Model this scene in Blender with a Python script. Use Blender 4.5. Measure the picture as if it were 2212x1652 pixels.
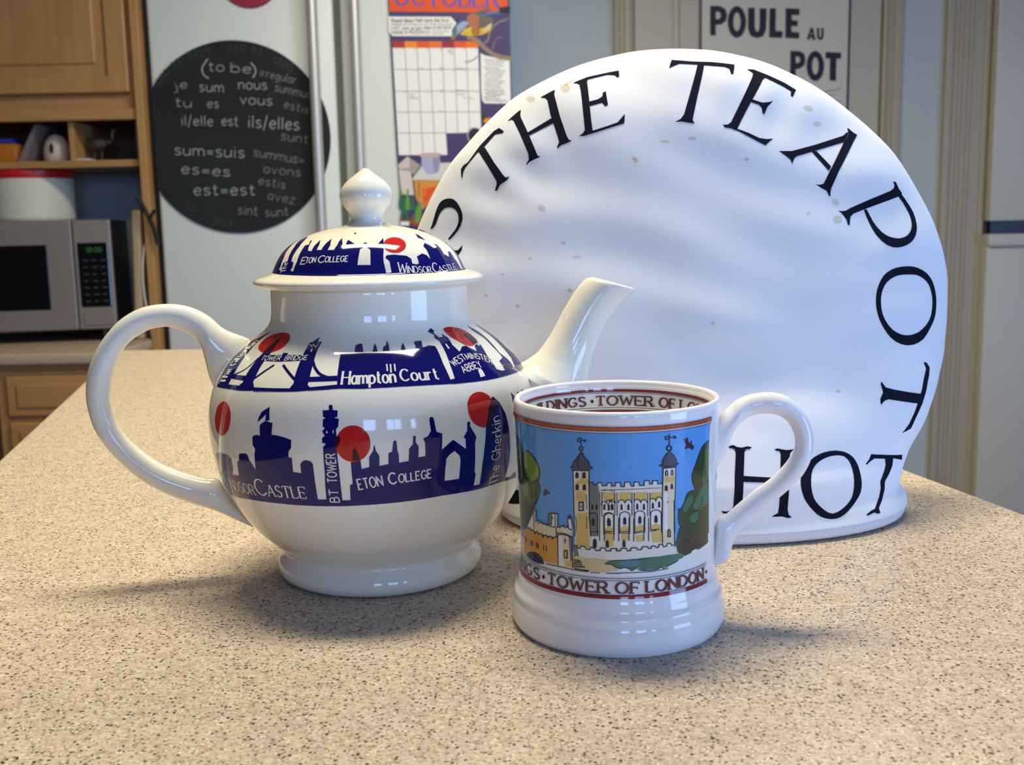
import bpy, bmesh, math, random
import numpy as np
from mathutils import Vector, Matrix
from mathutils.geometry import delaunay_2d_cdt
random.seed(7)
scene=bpy.context.scene
for o in list(bpy.data.objects): bpy.data.objects.remove(o)
COL=scene.collection
TOP=1.067                     # bar-height worktop the tea things stand on
PI=math.pi

# ------------------------------------------------------------------ camera, world, lights, exposure
cam=bpy.data.cameras.new('camera'); co=bpy.data.objects.new('camera',cam); COL.objects.link(co)
cam.sensor_width=36; cam.lens=2300/2212*36; cam.clip_start=.02; cam.clip_end=60
co.matrix_world=Matrix.Translation((0,0,TOP+.167))@Matrix.Rotation(PI/2-math.radians(8.6),4,'X')@Matrix.Rotation(math.radians(-1.15),4,'Z')
cam.dof.use_dof=True; cam.dof.focus_distance=.50; cam.dof.aperture_fstop=22.0
scene.camera=co
scene.view_settings.view_transform='Standard'; scene.view_settings.look='None'
scene.view_settings.exposure=0.16; scene.view_settings.gamma=1; scene.view_settings.use_curve_mapping=False
w=bpy.data.worlds.new('sky'); scene.world=w; w.use_nodes=True
w.node_tree.nodes['Background'].inputs[0].default_value=(.42,.60,1,1); w.node_tree.nodes['Background'].inputs[1].default_value=.2
def area(name,loc,rot,sx,sy,power,col,spread=180):
    l=bpy.data.lights.new(name,'AREA'); l.shape='RECTANGLE'; l.size=sx; l.size_y=sy; l.energy=power; l.color=col; l.spread=math.radians(spread)
    o=bpy.data.objects.new(name,l); COL.objects.link(o); o.location=loc; o.rotation_euler=rot; return o
WARM=(1,.91,.68); DAY=(.29,.50,1)
# island lamp panel, an added galley lamp to brighten the background, then the daylight in the windows behind the camera
area('island_lamp',(-.06,.74,2.365),(0,0,0),.74,.24,21,WARM)
area('galley_fill',(.20,1.90,2.365),(0,0,0),1.20,.30,28,WARM)
WINS=[(-.12,.48,1.42,2.22),(.92,1.72,1.42,2.22),(2.2,2.6,1.42,2.22)]
for i,(x0,x1,z0,z1) in enumerate(WINS):
    area('window_daylight',((x0+x1)/2,-3.42,(z0+z1)/2),(PI/2,0,0),x1-x0,z1-z0,25*(x1-x0)/.8,DAY)
area('patio_daylight',(3.34,-1.2,1.15),(0,PI/2,0),1.9,1.5,90,DAY)

# ------------------------------------------------------------------ surfaces (pure maths, metres, local to each thing)
def spline(pts, n=8, closed=False):
    P=[np.array(p,float) for p in pts]
    if closed: P=[P[-1]]+P+[P[0],P[1]]
    else: P=[2*P[0]-P[1]]+P+[2*P[-1]-P[-2]]
    out=[]
    for i in range(1,len(P)-2):
        a,b,c,d=P[i-1:i+3]
        for k in range(n):
            t=k/n
            out.append(.5*(2*b+(c-a)*t+(2*a-5*b+4*c-d)*t*t+(3*b-a-3*c+d)*t**3))
    if not closed: out.append(P[-2])
    return np.array(out)

class Lathe:
    """surface of revolution; theta = 0 faces the room (-y), + towards +x; v = arc length along the profile"""
    def __init__(s, prof, n=8):
        P=spline(prof,n); P[:,0]=np.maximum(P[:,0],0)
        s.P=P; s.v=np.concatenate([[0],np.cumsum(np.hypot(*np.diff(P,axis=0).T))])
    def rz(s,v): return np.interp(v,s.v,s.P[:,0]), np.interp(v,s.v,s.P[:,1])
    def at(s,th,v):
        r,z=s.rz(v); return np.array([r*math.sin(th),-r*math.cos(th),z])
    def normal(s,th,v):
        e=.0012; r0,z0=s.rz(v-e); r1,z1=s.rz(v+e); dr,dz=r1-r0,z1-z0; l=math.hypot(dr,dz) or 1
        return np.array([dz*math.sin(th),-dz*math.cos(th),-dr])/l

POT_BODY=[(0,.004),(.030,.003),(.040,0),(.0455,.0004),(.0485,.0022),(.0498,.005),(.0492,.0085),(.0472,.0115),(.0464,.0135),(.0476,.0155),(.0520,.0195),(.0595,.027),(.0666,.037),(.0725,.049),(.0760,.0610),(.0775,.0730),(.0772,.0825),(.0752,.0915),(.0715,.0992),(.0660,.1062),(.0592,.1125),(.0528,.1170),(.0490,.1200),(.0471,.1232),(.0464,.127),(.0462,.132),(.0460,.138),(.0440,.1385),(.0430,.134),(.0440,.122)]
POT_LID=[(.0405,.1340),(.0420,.1366),(.0455,.1383),(.0500,.1387),(.0530,.1400),(.0538,.1416),(.0522,.1432),(.0484,.1444),(.0460,.1452),(.0448,.1464),(.0428,.1505),(.0396,.1548),(.0346,.1590),(.0270,.1627),(.0185,.1652),(.0120,.1664),(.0086,.1676)]
POT_KNOB=[(.0100,.1668),(.0086,.1676),(.0076,.1695),(.0084,.1722),(.0104,.1752),(.0120,.1782),(.0123,.1808),(.0114,.1838),(.0090,.1868),(.0059,.1893),(.0033,.1912),(.0014,.1926),(0,.1930)]
MUG_OUT=[(0,.002),(.036,.002),(.037,.0),(.0415,.0),(.0432,.0012),(.0444,.0040),(.0443,.0075),(.0438,.0105),(.0434,.0122),(.0434,.0150),(.0422,.0175),(.0418,.0190),(.0413,.0215),(.0404,.0245),(.0401,.028),(.0401,.033),(.0403,.045),(.0408,.062),(.0414,.080),(.0419,.0895),(.0421,.0925),(.0420,.0945),(.0414,.0957),(.0405,.0959),(.0396,.0952),(.0392,.0938)]
MUG_IN=[(.0392,.0938),(.0388,.0925),(.0385,.0895),(.0380,.080),(.0373,.062),(.0369,.045),(.0366,.028),(.0362,.014),(.0340,.0085),(.028,.007),(0,.0065)]
S_POT=Lathe(POT_BODY); S_LID=Lathe(POT_LID); S_KNOB=Lathe(POT_KNOB); S_MUG=Lathe(MUG_OUT); S_MUGIN=Lathe(MUG_IN)

class Cosy:
    """padded tea cosy: at every height an oval section, half width a, half depth b; x,z local to the base centre"""
    ZA=spline([(0,.1140),(.004,.1158),(.0085,.1166),(.0125,.1155),(.0158,.1128),(.0200,.1140),(.0275,.1175),(.0360,.1230),(.05,.1335),(.0712,.1455),(.0939,.1540),(.1204,.1572),(.1398,.1558),(.1613,.1485),(.1812,.1384),(.199,.1271),(.2096,.1175),(.2218,.1045),(.2358,.0868),(.2463,.0672),(.2535,.0490),(.2585,.0280),(.2602,.0140),(.2608,0)],8)
    ZB=spline([(0,.0715),(.006,.0735),(.012,.0720),(.03,.0725),(.06,.0665),(.08,.0630),(.10,.0610),(.14,.0560),(.18,.0470),(.21,.0400),(.235,.0290),(.250,.0190),(.2585,.0090),(.2608,0)],8)
    ZX=np.array([(0,-.003),(.02,-.0035),(.036,-.005),(.05,-.006),(.0712,-.0085),(.0939,-.0126),(.1204,-.0146),(.1398,-.0152),(.1613,-.0148),(.1812,-.0156),(.2096,-.0162),(.2358,-.0185),(.2463,-.0178),(.27,-.0155)])
    ZY=np.array([(0,0),(.03,.003),(.05,.008),(.075,.016),(.1,.019),(.15,.021),(.2,.022),(.27,.023)])
    TOP=.2608
    @staticmethod
    def N(z): return float(np.interp(z,[0,.012,.035,.2,.25],[2.1,2.05,1.72,1.72,1.9]))
    def sec(s,z):
        z=min(max(z,0),s.TOP)
        return (np.interp(z,s.ZA[:,0],s.ZA[:,1]),np.interp(z,s.ZB[:,0],s.ZB[:,1]),np.interp(z,s.ZX[:,0],s.ZX[:,1]),np.interp(z,s.ZY[:,0],s.ZY[:,1]))
    def wrinkle(s,x,z):
        fade=min(1,max(0,(z-.012)/.05))
        w=.00075*math.sin(150*z+9*x+1.6*math.sin(28*x))*math.sin(31*x+40*z+.6)
        w+=.0007*math.sin(62*z-24*x+1.2*math.sin(45*z+2))
        w+=.0009*math.sin(95*z+55*x)*math.sin(38*z-30*x+1)
        a=math.atan2(z-.12,x+.0146); rr=math.hypot(z-.12,x+.0146)/.15
        w+=.0011*max(0,min(rr-.62,1.0-rr))/.3*math.sin(23*a+2.2*math.sin(5*a))
        # crease running in from the tuck at the lower right
        w-=.0035*math.exp(-((z-.020-.10*(x-.105))/.006)**2)*max(0,min(1,(x-.085)/.03))
        return w*fade
    def front(s,x,z):
        a,b,cx,cy=s.sec(z); q=min(.9995,abs((x-cx)/max(a,1e-5))); n=s.N(z); c=(1-q**n)**(1/n)
        return cy-b*c-s.wrinkle(x,z)*min(1,c/.45)
    def at(s,x,z): return np.array([x,s.front(x,z),z])
    def normal(s,x,z):
        e=.0012; dx=(s.front(x+e,z)-s.front(x-e,z))/(2*e); dz=(s.front(x,z+e)-s.front(x,z-e))/(2*e)
        n=np.array([dx,-1,dz]); return n/np.linalg.norm(n)
S_COSY=Cosy()
class Flat:
    def at(s,u,v): return np.array([u,0,v])
    def normal(s,u,v): return np.array([0,-1.,0])
S_FLAT=Flat()
# ------------------------------------------------------------------ end surfaces


# ------------------------------------------------------------------ materials
def lin(c): return tuple(((x/255)/12.92 if x/255<.04045 else ((x/255+.055)/1.055)**2.4) for x in c)+(1,)
MATS={}
def mat(name,rgb,rough=.5,metal=0,coat=0,noise=0,nscale=8,stretch=(1,1,1),bump=0,bscale=60,emit=0,spec=.5,alpha=1):
    if name in MATS: return MATS[name]
    m=bpy.data.materials.new(name); m.use_nodes=True; nt=m.node_tree; b=nt.nodes['Principled BSDF']
    c=lin(rgb); b.inputs['Base Color'].default_value=c; b.inputs['Roughness'].default_value=rough; b.inputs['Metallic'].default_value=metal
    b.inputs['Coat Weight'].default_value=coat; b.inputs['Coat Roughness'].default_value=.03; b.inputs['Specular IOR Level'].default_value=spec
    b.inputs['Alpha'].default_value=alpha
    if noise or bump:
        tc=nt.nodes.new('ShaderNodeTexCoord'); mp=nt.nodes.new('ShaderNodeMapping'); mp.inputs['Scale'].default_value=stretch
        nt.links.new(tc.outputs['Object'],mp.inputs[0])
    if noise:
        n=nt.nodes.new('ShaderNodeTexNoise'); n.inputs['Scale'].default_value=nscale; n.inputs['Detail'].default_value=5
        nt.links.new(mp.outputs[0],n.inputs['Vector'])
        r=nt.nodes.new('ShaderNodeValToRGB'); r.color_ramp.elements[0].position=.3; r.color_ramp.elements[1].position=.7
        r.color_ramp.elements[0].color=tuple(x*(1-noise) for x in c[:3])+(1,); r.color_ramp.elements[1].color=tuple(min(1,x*(1+noise*.6)) for x in c[:3])+(1,)
        nt.links.new(n.outputs['Fac'],r.inputs[0]); nt.links.new(r.outputs[0],b.inputs['Base Color'])
    if bump:
        n=nt.nodes.new('ShaderNodeTexNoise'); n.inputs['Scale'].default_value=bscale; n.inputs['Detail'].default_value=3
        nt.links.new(mp.outputs[0],n.inputs['Vector'])
        bm=nt.nodes.new('ShaderNodeBump'); bm.inputs['Strength'].default_value=bump; bm.inputs['Distance'].default_value=.002
        nt.links.new(n.outputs['Fac'],bm.inputs['Height']); nt.links.new(bm.outputs[0],b.inputs['Normal'])
    if emit:
        b.inputs['Emission Color'].default_value=c; b.inputs['Emission Strength'].default_value=emit
    MATS[name]=m; return m

PAL=dict(cobalt=(13,15,92),rust=(196,38,34),glaze=(236,229,208),plum=(58,16,30),ink=(24,25,38),stain=(196,164,96),
 tree_dark=(58,72,48),leaf=(122,146,62),leaf_mid=(84,108,58),pine=(62,112,84),bark=(66,64,56),paper=(232,231,226),sand=(216,190,140),
 lawn=(72,120,92),lawn_blue=(84,126,140),wall=(226,222,205),stone_grey=(112,118,112),ochre=(216,182,104),cream=(226,210,172),slate=(74,76,96),
 orange_stone=(216,156,72),bird=(78,50,58),sky_blue=(92,158,222),band_orange=(186,84,44),band_red=(158,48,42),letter_brown=(128,52,46),
 chalk=(176,180,178),chalk_soft=(138,142,140),chalk_faint=(72,78,74),cal_orange=(222,82,28),cal_violet=(96,84,172),cal_amber=(234,138,42),cal_amber2=(224,112,34),
 cal_red=(172,48,44),cal_crimson=(146,42,52),ink_soft=(86,84,86),grey_pencil=(150,150,148),branch=(142,120,104),bird_brown=(168,104,70),bird_blue=(146,170,196),
 bird_slate=(92,112,130),bird_yellow=(210,176,62),bird_rust=(170,110,38),bird_wing=(104,94,82),bird_white=(206,200,150),bird_tail=(84,104,152),cream_grey=(208,198,188),
 taupe=(164,150,140),pale_pink=(206,190,184),stone_pale=(206,206,196),cal_wood=(206,142,58),cal_wood_dark=(122,78,52),lilac=(166,168,204),mauve=(190,168,164),
 lilac_dark=(146,140,168),bottle=(40,104,72),bottle_light=(96,150,62),bottle_dark=(52,56,44),poster_ink=(30,22,44),sign_cream=(206,198,178))
def pal(c,gl):
    r={'glaze':.07,'cloth':.95,'matt':.6,'chalk':.95}[gl]
    m=mat('print_%s_%s'%(gl,c),PAL[c],r,coat=0,spec=.4 if gl!='cloth' else .1)
    if c=='stain': m.node_tree.nodes['Principled BSDF'].inputs['Alpha'].default_value=.26
    return m

# ------------------------------------------------------------------ object helpers
def link(o,parent=None):
    COL.objects.link(o)
    if parent: o.parent=parent
    return o
def tag(o,label=None,cat=None,group=None,kind=None):
    if label: o['label']=label
    if cat: o['category']=cat
    if group: o['group']=group
    if kind: o['kind']=kind
    return o
def empty(name,loc,label,cat,group=None,rz=0):
    o=bpy.data.objects.new(name,None); o.empty_display_size=.05; o.location=loc; o.rotation_euler=(0,0,rz); link(o); return tag(o,label,cat,group)
def meshobj(name,V,F,m,parent=None,smooth=False,mi=None):
    me=bpy.data.meshes.new(name); me.from_pydata([tuple(v) for v in V],[],F)
    for x in (m if isinstance(m,list) else [m]): me.materials.append(x)
    if mi is not None: me.polygons.foreach_set('material_index',mi)
    if smooth: me.polygons.foreach_set('use_smooth',[True]*len(me.polygons))
    me.update(); return link(bpy.data.objects.new(name,me),parent)
class MB:
    """collects boxes, prisms and tubes into one mesh"""
    def __init__(s): s.bm=bmesh.new()
    def box(s,x0,x1,y0,y1,z0,z1,bev=0,seg=2):
        r=bmesh.ops.create_cube(s.bm,size=1); vs=r['verts']
        for v in vs: v.co=Vector(((x0+x1)/2+v.co.x*(x1-x0),(y0+y1)/2+v.co.y*(y1-y0),(z0+z1)/2+v.co.z*(z1-z0)))
        if bev:
            es=list({e for v in vs for e in v.link_edges}); bmesh.ops.bevel(s.bm,geom=es,offset=bev,segments=seg,affect='EDGES',profile=.5)
        return s
    def prism(s,pts,z0,z1,bev=0,axis='z',seg=2):
        f={'z':lambda p,h:(p[0],p[1],h),'y':lambda p,h:(p[0],h,p[1]),'x':lambda p,h:(h,p[0],p[1])}[axis]
        a=[s.bm.verts.new(f(p,z0)) for p in pts]; b=[s.bm.verts.new(f(p,z1)) for p in pts]; n=len(pts)
        fs=[s.bm.faces.new(a[::-1]),s.bm.faces.new(b)]+[s.bm.faces.new((a[i],a[(i+1)%n],b[(i+1)%n],b[i])) for i in range(n)]
        if bev:
            es=list({e for f_ in fs[:2] for e in f_.edges}); bmesh.ops.bevel(s.bm,geom=es,offset=bev,segments=seg,affect='EDGES',profile=.5)
        return s
    def tube(s,pts,r,n=12,caps=True):
        P=[Vector(p) for p in pts]; rings=[]; up=Vector((0,0,1))
        for i,p in enumerate(P):
            t=(P[min(i+1,len(P)-1)]-P[max(i-1,0)]).normalized(); u=t.cross(up if abs(t.z)<.95 else Vector((1,0,0))).normalized(); v=u.cross(t)
            rr=r[i] if isinstance(r,(list,tuple)) else r
            rings.append([s.bm.verts.new(p+(u*math.cos(a)+v*math.sin(a))*rr) for a in [2*PI*k/n for k in range(n)]])
        for a,b in zip(rings,rings[1:]):
            for k in range(n): s.bm.faces.new((a[k],a[(k+1)%n],b[(k+1)%n],b[k]))
        if caps: s.bm.faces.new(rings[0][::-1]); s.bm.faces.new(rings[-1])
        return s
    def lathe(s,prof,c=(0,0,0),n=48):
        rings=[]
        for r,z in prof:
            rings.append([s.bm.verts.new((c[0],c[1],c[2]+z))] if r<1e-6 else [s.bm.verts.new((c[0]+r*math.cos(2*PI*k/n),c[1]+r*math.sin(2*PI*k/n),c[2]+z)) for k in range(n)])
        for a,b in zip(rings,rings[1:]):
            for k in range(n):
                q=[a[k%len(a)],a[(k+1)%len(a)],b[(k+1)%len(b)],b[k%len(b)]]; u=[]
                for v in q:
                    if v not in u: u.append(v)
                if len(u)>2: s.bm.faces.new(u)
        return s
    def build(s,name,m,parent=None,smooth=False):
        bmesh.ops.recalc_face_normals(s.bm,faces=s.bm.faces)
        me=bpy.data.meshes.new(name); s.bm.to_mesh(me); s.bm.free()
        for x in (m if isinstance(m,list) else [m]): me.materials.append(x)
        if smooth:
            me.polygons.foreach_set('use_smooth',[True]*len(me.polygons))
            try: me.set_sharp_from_angle(angle=math.radians(38))
            except Exception: pass
        return link(bpy.data.objects.new(name,me),parent)
def box(name,x0,x1,y0,y1,z0,z1,m,parent=None,bev=0): return MB().box(x0,x1,y0,y1,z0,z1,bev).build(name,m,parent)
def lathe_obj(name,S,m,parent,n=192):
    V=[];F=[];P=S.P; idx=[]
    for r,z in P:
        if r<1e-6: idx.append([len(V)]*n); V.append((0,0,z))
        else:
            idx.append(list(range(len(V),len(V)+n))); V+= [(r*math.sin(2*PI*k/n),-r*math.cos(2*PI*k/n),z) for k in range(n)]
    for a,b in zip(idx,idx[1:]):
        for k in range(n):
            q=[a[k],a[(k+1)%n],b[(k+1)%n],b[k]]; u=list(dict.fromkeys(q))
            if len(u)>2: F.append(u)
    return meshobj(name,V,F,m,parent,True)
def ring_tube(name,pairs,dv,m,parent,n=28,depth=.0,lim=None,hollow=0):
    """a tube whose rings are given by two opposite side points (s,z) in the vertical plane along dv"""
    A=spline([p[:2] for p in pairs],5); B=spline([p[2:] for p in pairs],5)
    d=np.array([dv[0],dv[1],0.]); d/=np.linalg.norm(d); o=np.array([-d[1],d[0],0]); V=[];F=[];N=0
    rings=list(zip(A,B))
    def add(a,b,k,sh=0):
        pa=d*a[0]+np.array([0,0,a[1]]); pb=d*b[0]+np.array([0,0,b[1]]); c=(pa+pb)/2; h=(pb-pa)/2*k; L=np.linalg.norm(h)
        w=min(L,lim*k) if lim else L
        for i in range(n):
            t=2*PI*i/n; V.append(c+h*math.cos(t)+o*w*math.sin(t)+np.array(sh))
    for a,b in rings: add(a,b,1)
    cnt=len(rings)
    if hollow:
        a,b=rings[-1]
        add(a,b,.93,(d*.0004*0+np.array([0,0,.0007]))); add(a,b,.84,(0,0,.0004)); add(a,b,.78,(0,0,-.001)); cnt+=3
        for j in (4,9,14):
            a,b=rings[-1-j]; add(a,b,.76); cnt+=1
    for r in range(cnt-1):
        for i in range(n): F.append((r*n+i,r*n+(i+1)%n,(r+1)*n+(i+1)%n,(r+1)*n+i))
    F.append(tuple(range(n))[::-1]); F.append(tuple(range((cnt-1)*n,cnt*n)))
    ob=meshobj(name,V,F,m,parent,True)
    b=bmesh.new(); b.from_mesh(ob.data); bmesh.ops.recalc_face_normals(b,faces=b.faces); b.to_mesh(ob.data); b.free()
    return ob

# ------------------------------------------------------------------ hand lettering: every glyph is a set of pen strokes on a 10-unit cap height
GL={
'A':(8,'0 0 4 10 8 0;1.6 3.6 6.4 3.6'),'B':(6.3,'0 0 0 10;~0 10 4 10 5.4 7.7 4 5.4 0 5.4;~0 5.4 4.6 5.2 6.2 2.8 4.4 .1 0 0'),'C':(7.4,'~7.2 8.2 5.2 9.8 2.2 9.2 .2 5.5 1.2 1.8 4 .1 7.2 1.6'),
'D':(7.4,'0 0 0 10;~0 10 4 9.7 7.2 6.5 7 3.2 4.2 .4 0 0'),'E':(6,'6 10 0 10 0 0 6 0;0 5.2 4.6 5.2'),'F':(5.6,'0 0 0 10 5.6 10;0 5.2 4.4 5.2'),'G':(7.8,'~7.2 8.2 5.2 9.8 2.2 9.2 .2 5.5 1.2 1.8 4 .1 7.4 1.4;7.4 1.4 7.4 4.4 5 4.4'),
'H':(7.4,'0 0 0 10;7.4 0 7.4 10;0 5.2 7.4 5.2'),'I':(1,'.5 0 .5 10'),'K':(7,'0 0 0 10;6.4 10 0 4.4;2 6 7 0'),'L':(5.6,'0 10 0 0 5.6 0'),'M':(9,'0 0 .8 10 4.5 2 8.2 10 9 0'),'N':(7.5,'0 0 0 10 7.5 0 7.5 10'),
'O':(8.4,'@4.2 10 1.2 8.4 0 5 1.2 1.6 4.2 0 7.2 1.6 8.4 5 7.2 8.4'),'P':(6.2,'0 0 0 10;~0 10 4.4 9.9 6.2 7.5 4.4 4.8 0 4.7'),'R':(6.8,'0 0 0 10;~0 10 4.4 9.9 6 7.6 4.4 5.2 0 5;3.2 5 6.8 0'),'S':(5.8,'~5.4 8.6 3.2 10 .6 8.8 .8 6.3 3 5.2 5.4 3.6 5.2 1.2 2.8 0 .2 1.3'),
'T':(7,'0 10 7 10;3.5 10 3.5 0'),'U':(7.4,'~0 10 0 3.5 1.4 .5 3.7 0 6 .5 7.4 3.5 7.4 10'),'V':(7.6,'0 10 3.8 0 7.6 10'),'W':(10.5,'0 10 2.8 0 5.2 8.5 7.8 0 10.5 10'),'Y':(7.2,'0 10 3.6 5;7.2 10 3.6 5 3.6 0'),'X':(7,'0 0 7 10;0 10 7 0'),'Z':(6.5,'0 10 6.5 10 0 0 6.5 0'),
'a':(5,'~4.6 5.6 2.4 6.5 .4 4.6 .3 1.8 2 0 4.6 1.6;4.7 6.4 4.8 0'),'b':(5,'0 10 0 0;~0 4.8 2.5 6.5 4.9 4.5 4.8 1.5 2.4 0 0 1.2'),'c':(4.6,'~4.4 5.4 2.4 6.5 .3 4.6 .3 1.8 2.3 0 4.5 1.2'),'d':(5,'4.8 10 4.8 0;~4.8 5 2.4 6.5 .2 4.6 .3 1.8 2.2 0 4.8 1.6'),
'e':(4.9,'~.3 3.3 4.6 3.7 4.2 5.8 2.3 6.4 .3 4.2 .6 1.2 2.6 0 4.8 1.2'),'f':(3.4,'~3.6 9.2 2.2 9.9 1.3 8 1.3 0;0 6.3 3.2 6.3'),'g':(5,'~4.6 5.6 2.4 6.5 .3 4.3 .6 1.4 2.5 .4 4.6 2;~4.7 6.4 4.8 -1.4 2.6 -3 .3 -2.2'),'h':(4.9,'0 10 0 0;~0 4.6 2.4 6.4 4.6 5 4.8 0'),
'i':(1,'.5 6.3 .5 0;.5 8.5 .5 9.2'),'j':(2,'~1.5 6.4 1.5 -1.5 .6 -3 -.8 -2.4;1.5 8.5 1.5 9.2'),'k':(4.8,'0 10 0 0;4.4 6.4 0 2.6;1.6 3.9 4.8 0'),'l':(1,'.5 10 .5 0'),'m':(8,'0 6.4 0 0;~0 4.8 2 6.4 3.8 5 4 0;~4 4.8 6 6.4 7.8 5 8 0'),'n':(4.9,'0 6.4 0 0;~0 4.6 2.4 6.4 4.6 5 4.8 0'),
'o':(5.2,'@2.6 6.5 .6 5.4 0 3.2 .6 1.1 2.6 0 4.6 1.1 5.2 3.2 4.6 5.4'),'p':(5,'0 6.4 0 -3;~0 4.8 2.5 6.5 4.9 4.5 4.8 1.5 2.4 0 0 1.2'),'r':(3.5,'0 6.4 0 0;~0 4.2 1.6 6.2 3.5 6'),'s':(4.2,'~4 5.5 2.2 6.5 .4 5.5 1 3.8 3.4 2.8 4 1.2 2 0 0 .9'),'t':(3.6,'~1.5 9.2 1.5 1.2 2.4 .1 3.7 .8;0 6.4 3.4 6.4'),
'u':(4.9,'~0 6.4 .1 1.4 2.2 0 4.7 2;4.8 6.4 4.9 0'),'v':(4.8,'0 6.4 2.4 0 4.8 6.4'),'w':(7,'0 6.4 1.8 0 3.5 5.4 5.2 0 7 6.4'),'y':(4.8,'0 6.4 2.5 0;4.8 6.4 1.6 -3'),'z':(4.6,'0 6.4 4.6 6.4 0 0 4.6 0'),'x':(4.6,'0 0 4.6 6.4;0 6.4 4.6 0'),
'0':(5.8,'@2.9 10 .6 8 0 5 .6 2 2.9 0 5.2 2 5.8 5 5.2 8'),'1':(2.6,'.4 8 2 10 2 0'),'2':(5.4,'~.2 8 2 10 4.8 8.8 4.4 6 .2 0;.2 0 5.4 0'),'3':(5.4,'~.3 9 3 10 5 7.8 2.4 5.3 5.3 3 3 0 .2 1'),'4':(5.8,'4.4 0 4.4 10 0 3 5.8 3'),'5':(5.4,'5 10 .8 10 .4 5.8;~.4 5.8 3 6.4 5.3 3.4 3 0 .1 1'),'8':(5.4,'@2.7 10 .6 7.6 2.7 5.3 5.2 2.6 2.7 0 .2 2.6 2.7 5.3 4.8 7.6'),'9':(5.4,'@2.8 10 .3 7.4 2.6 4.8 5.1 7.4;~5.1 7.4 5 3 3 0'),
'=':(4.6,'0 4.6 4.6 4.6;0 2.4 4.6 2.4'),'/':(3,'0 -2 3 11'),'-':(3,'0 3.4 3 3.4'),':':(1,'.5 2 .5 3;.5 6 .5 7'),'*':(3.4,'#1.7 7 0 4.6 1.7 2.2 3.4 4.6')}
def strokes(ch):
    adv,d=GL[ch]; out=[]
    for s in d.split(';'):
        k=s[0] if s[0] in '~@#' else ''; n=[float(t) for t in s.lstrip('~@#').split()]; p=list(zip(n[::2],n[1::2]))
        if k=='~': p=[tuple(q) for q in spline(p,4)]
        elif k=='@': p=[tuple(q) for q in spline(p,4,True)]; p.append(p[0])
        out.append((k,p))
    return adv,out

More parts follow.
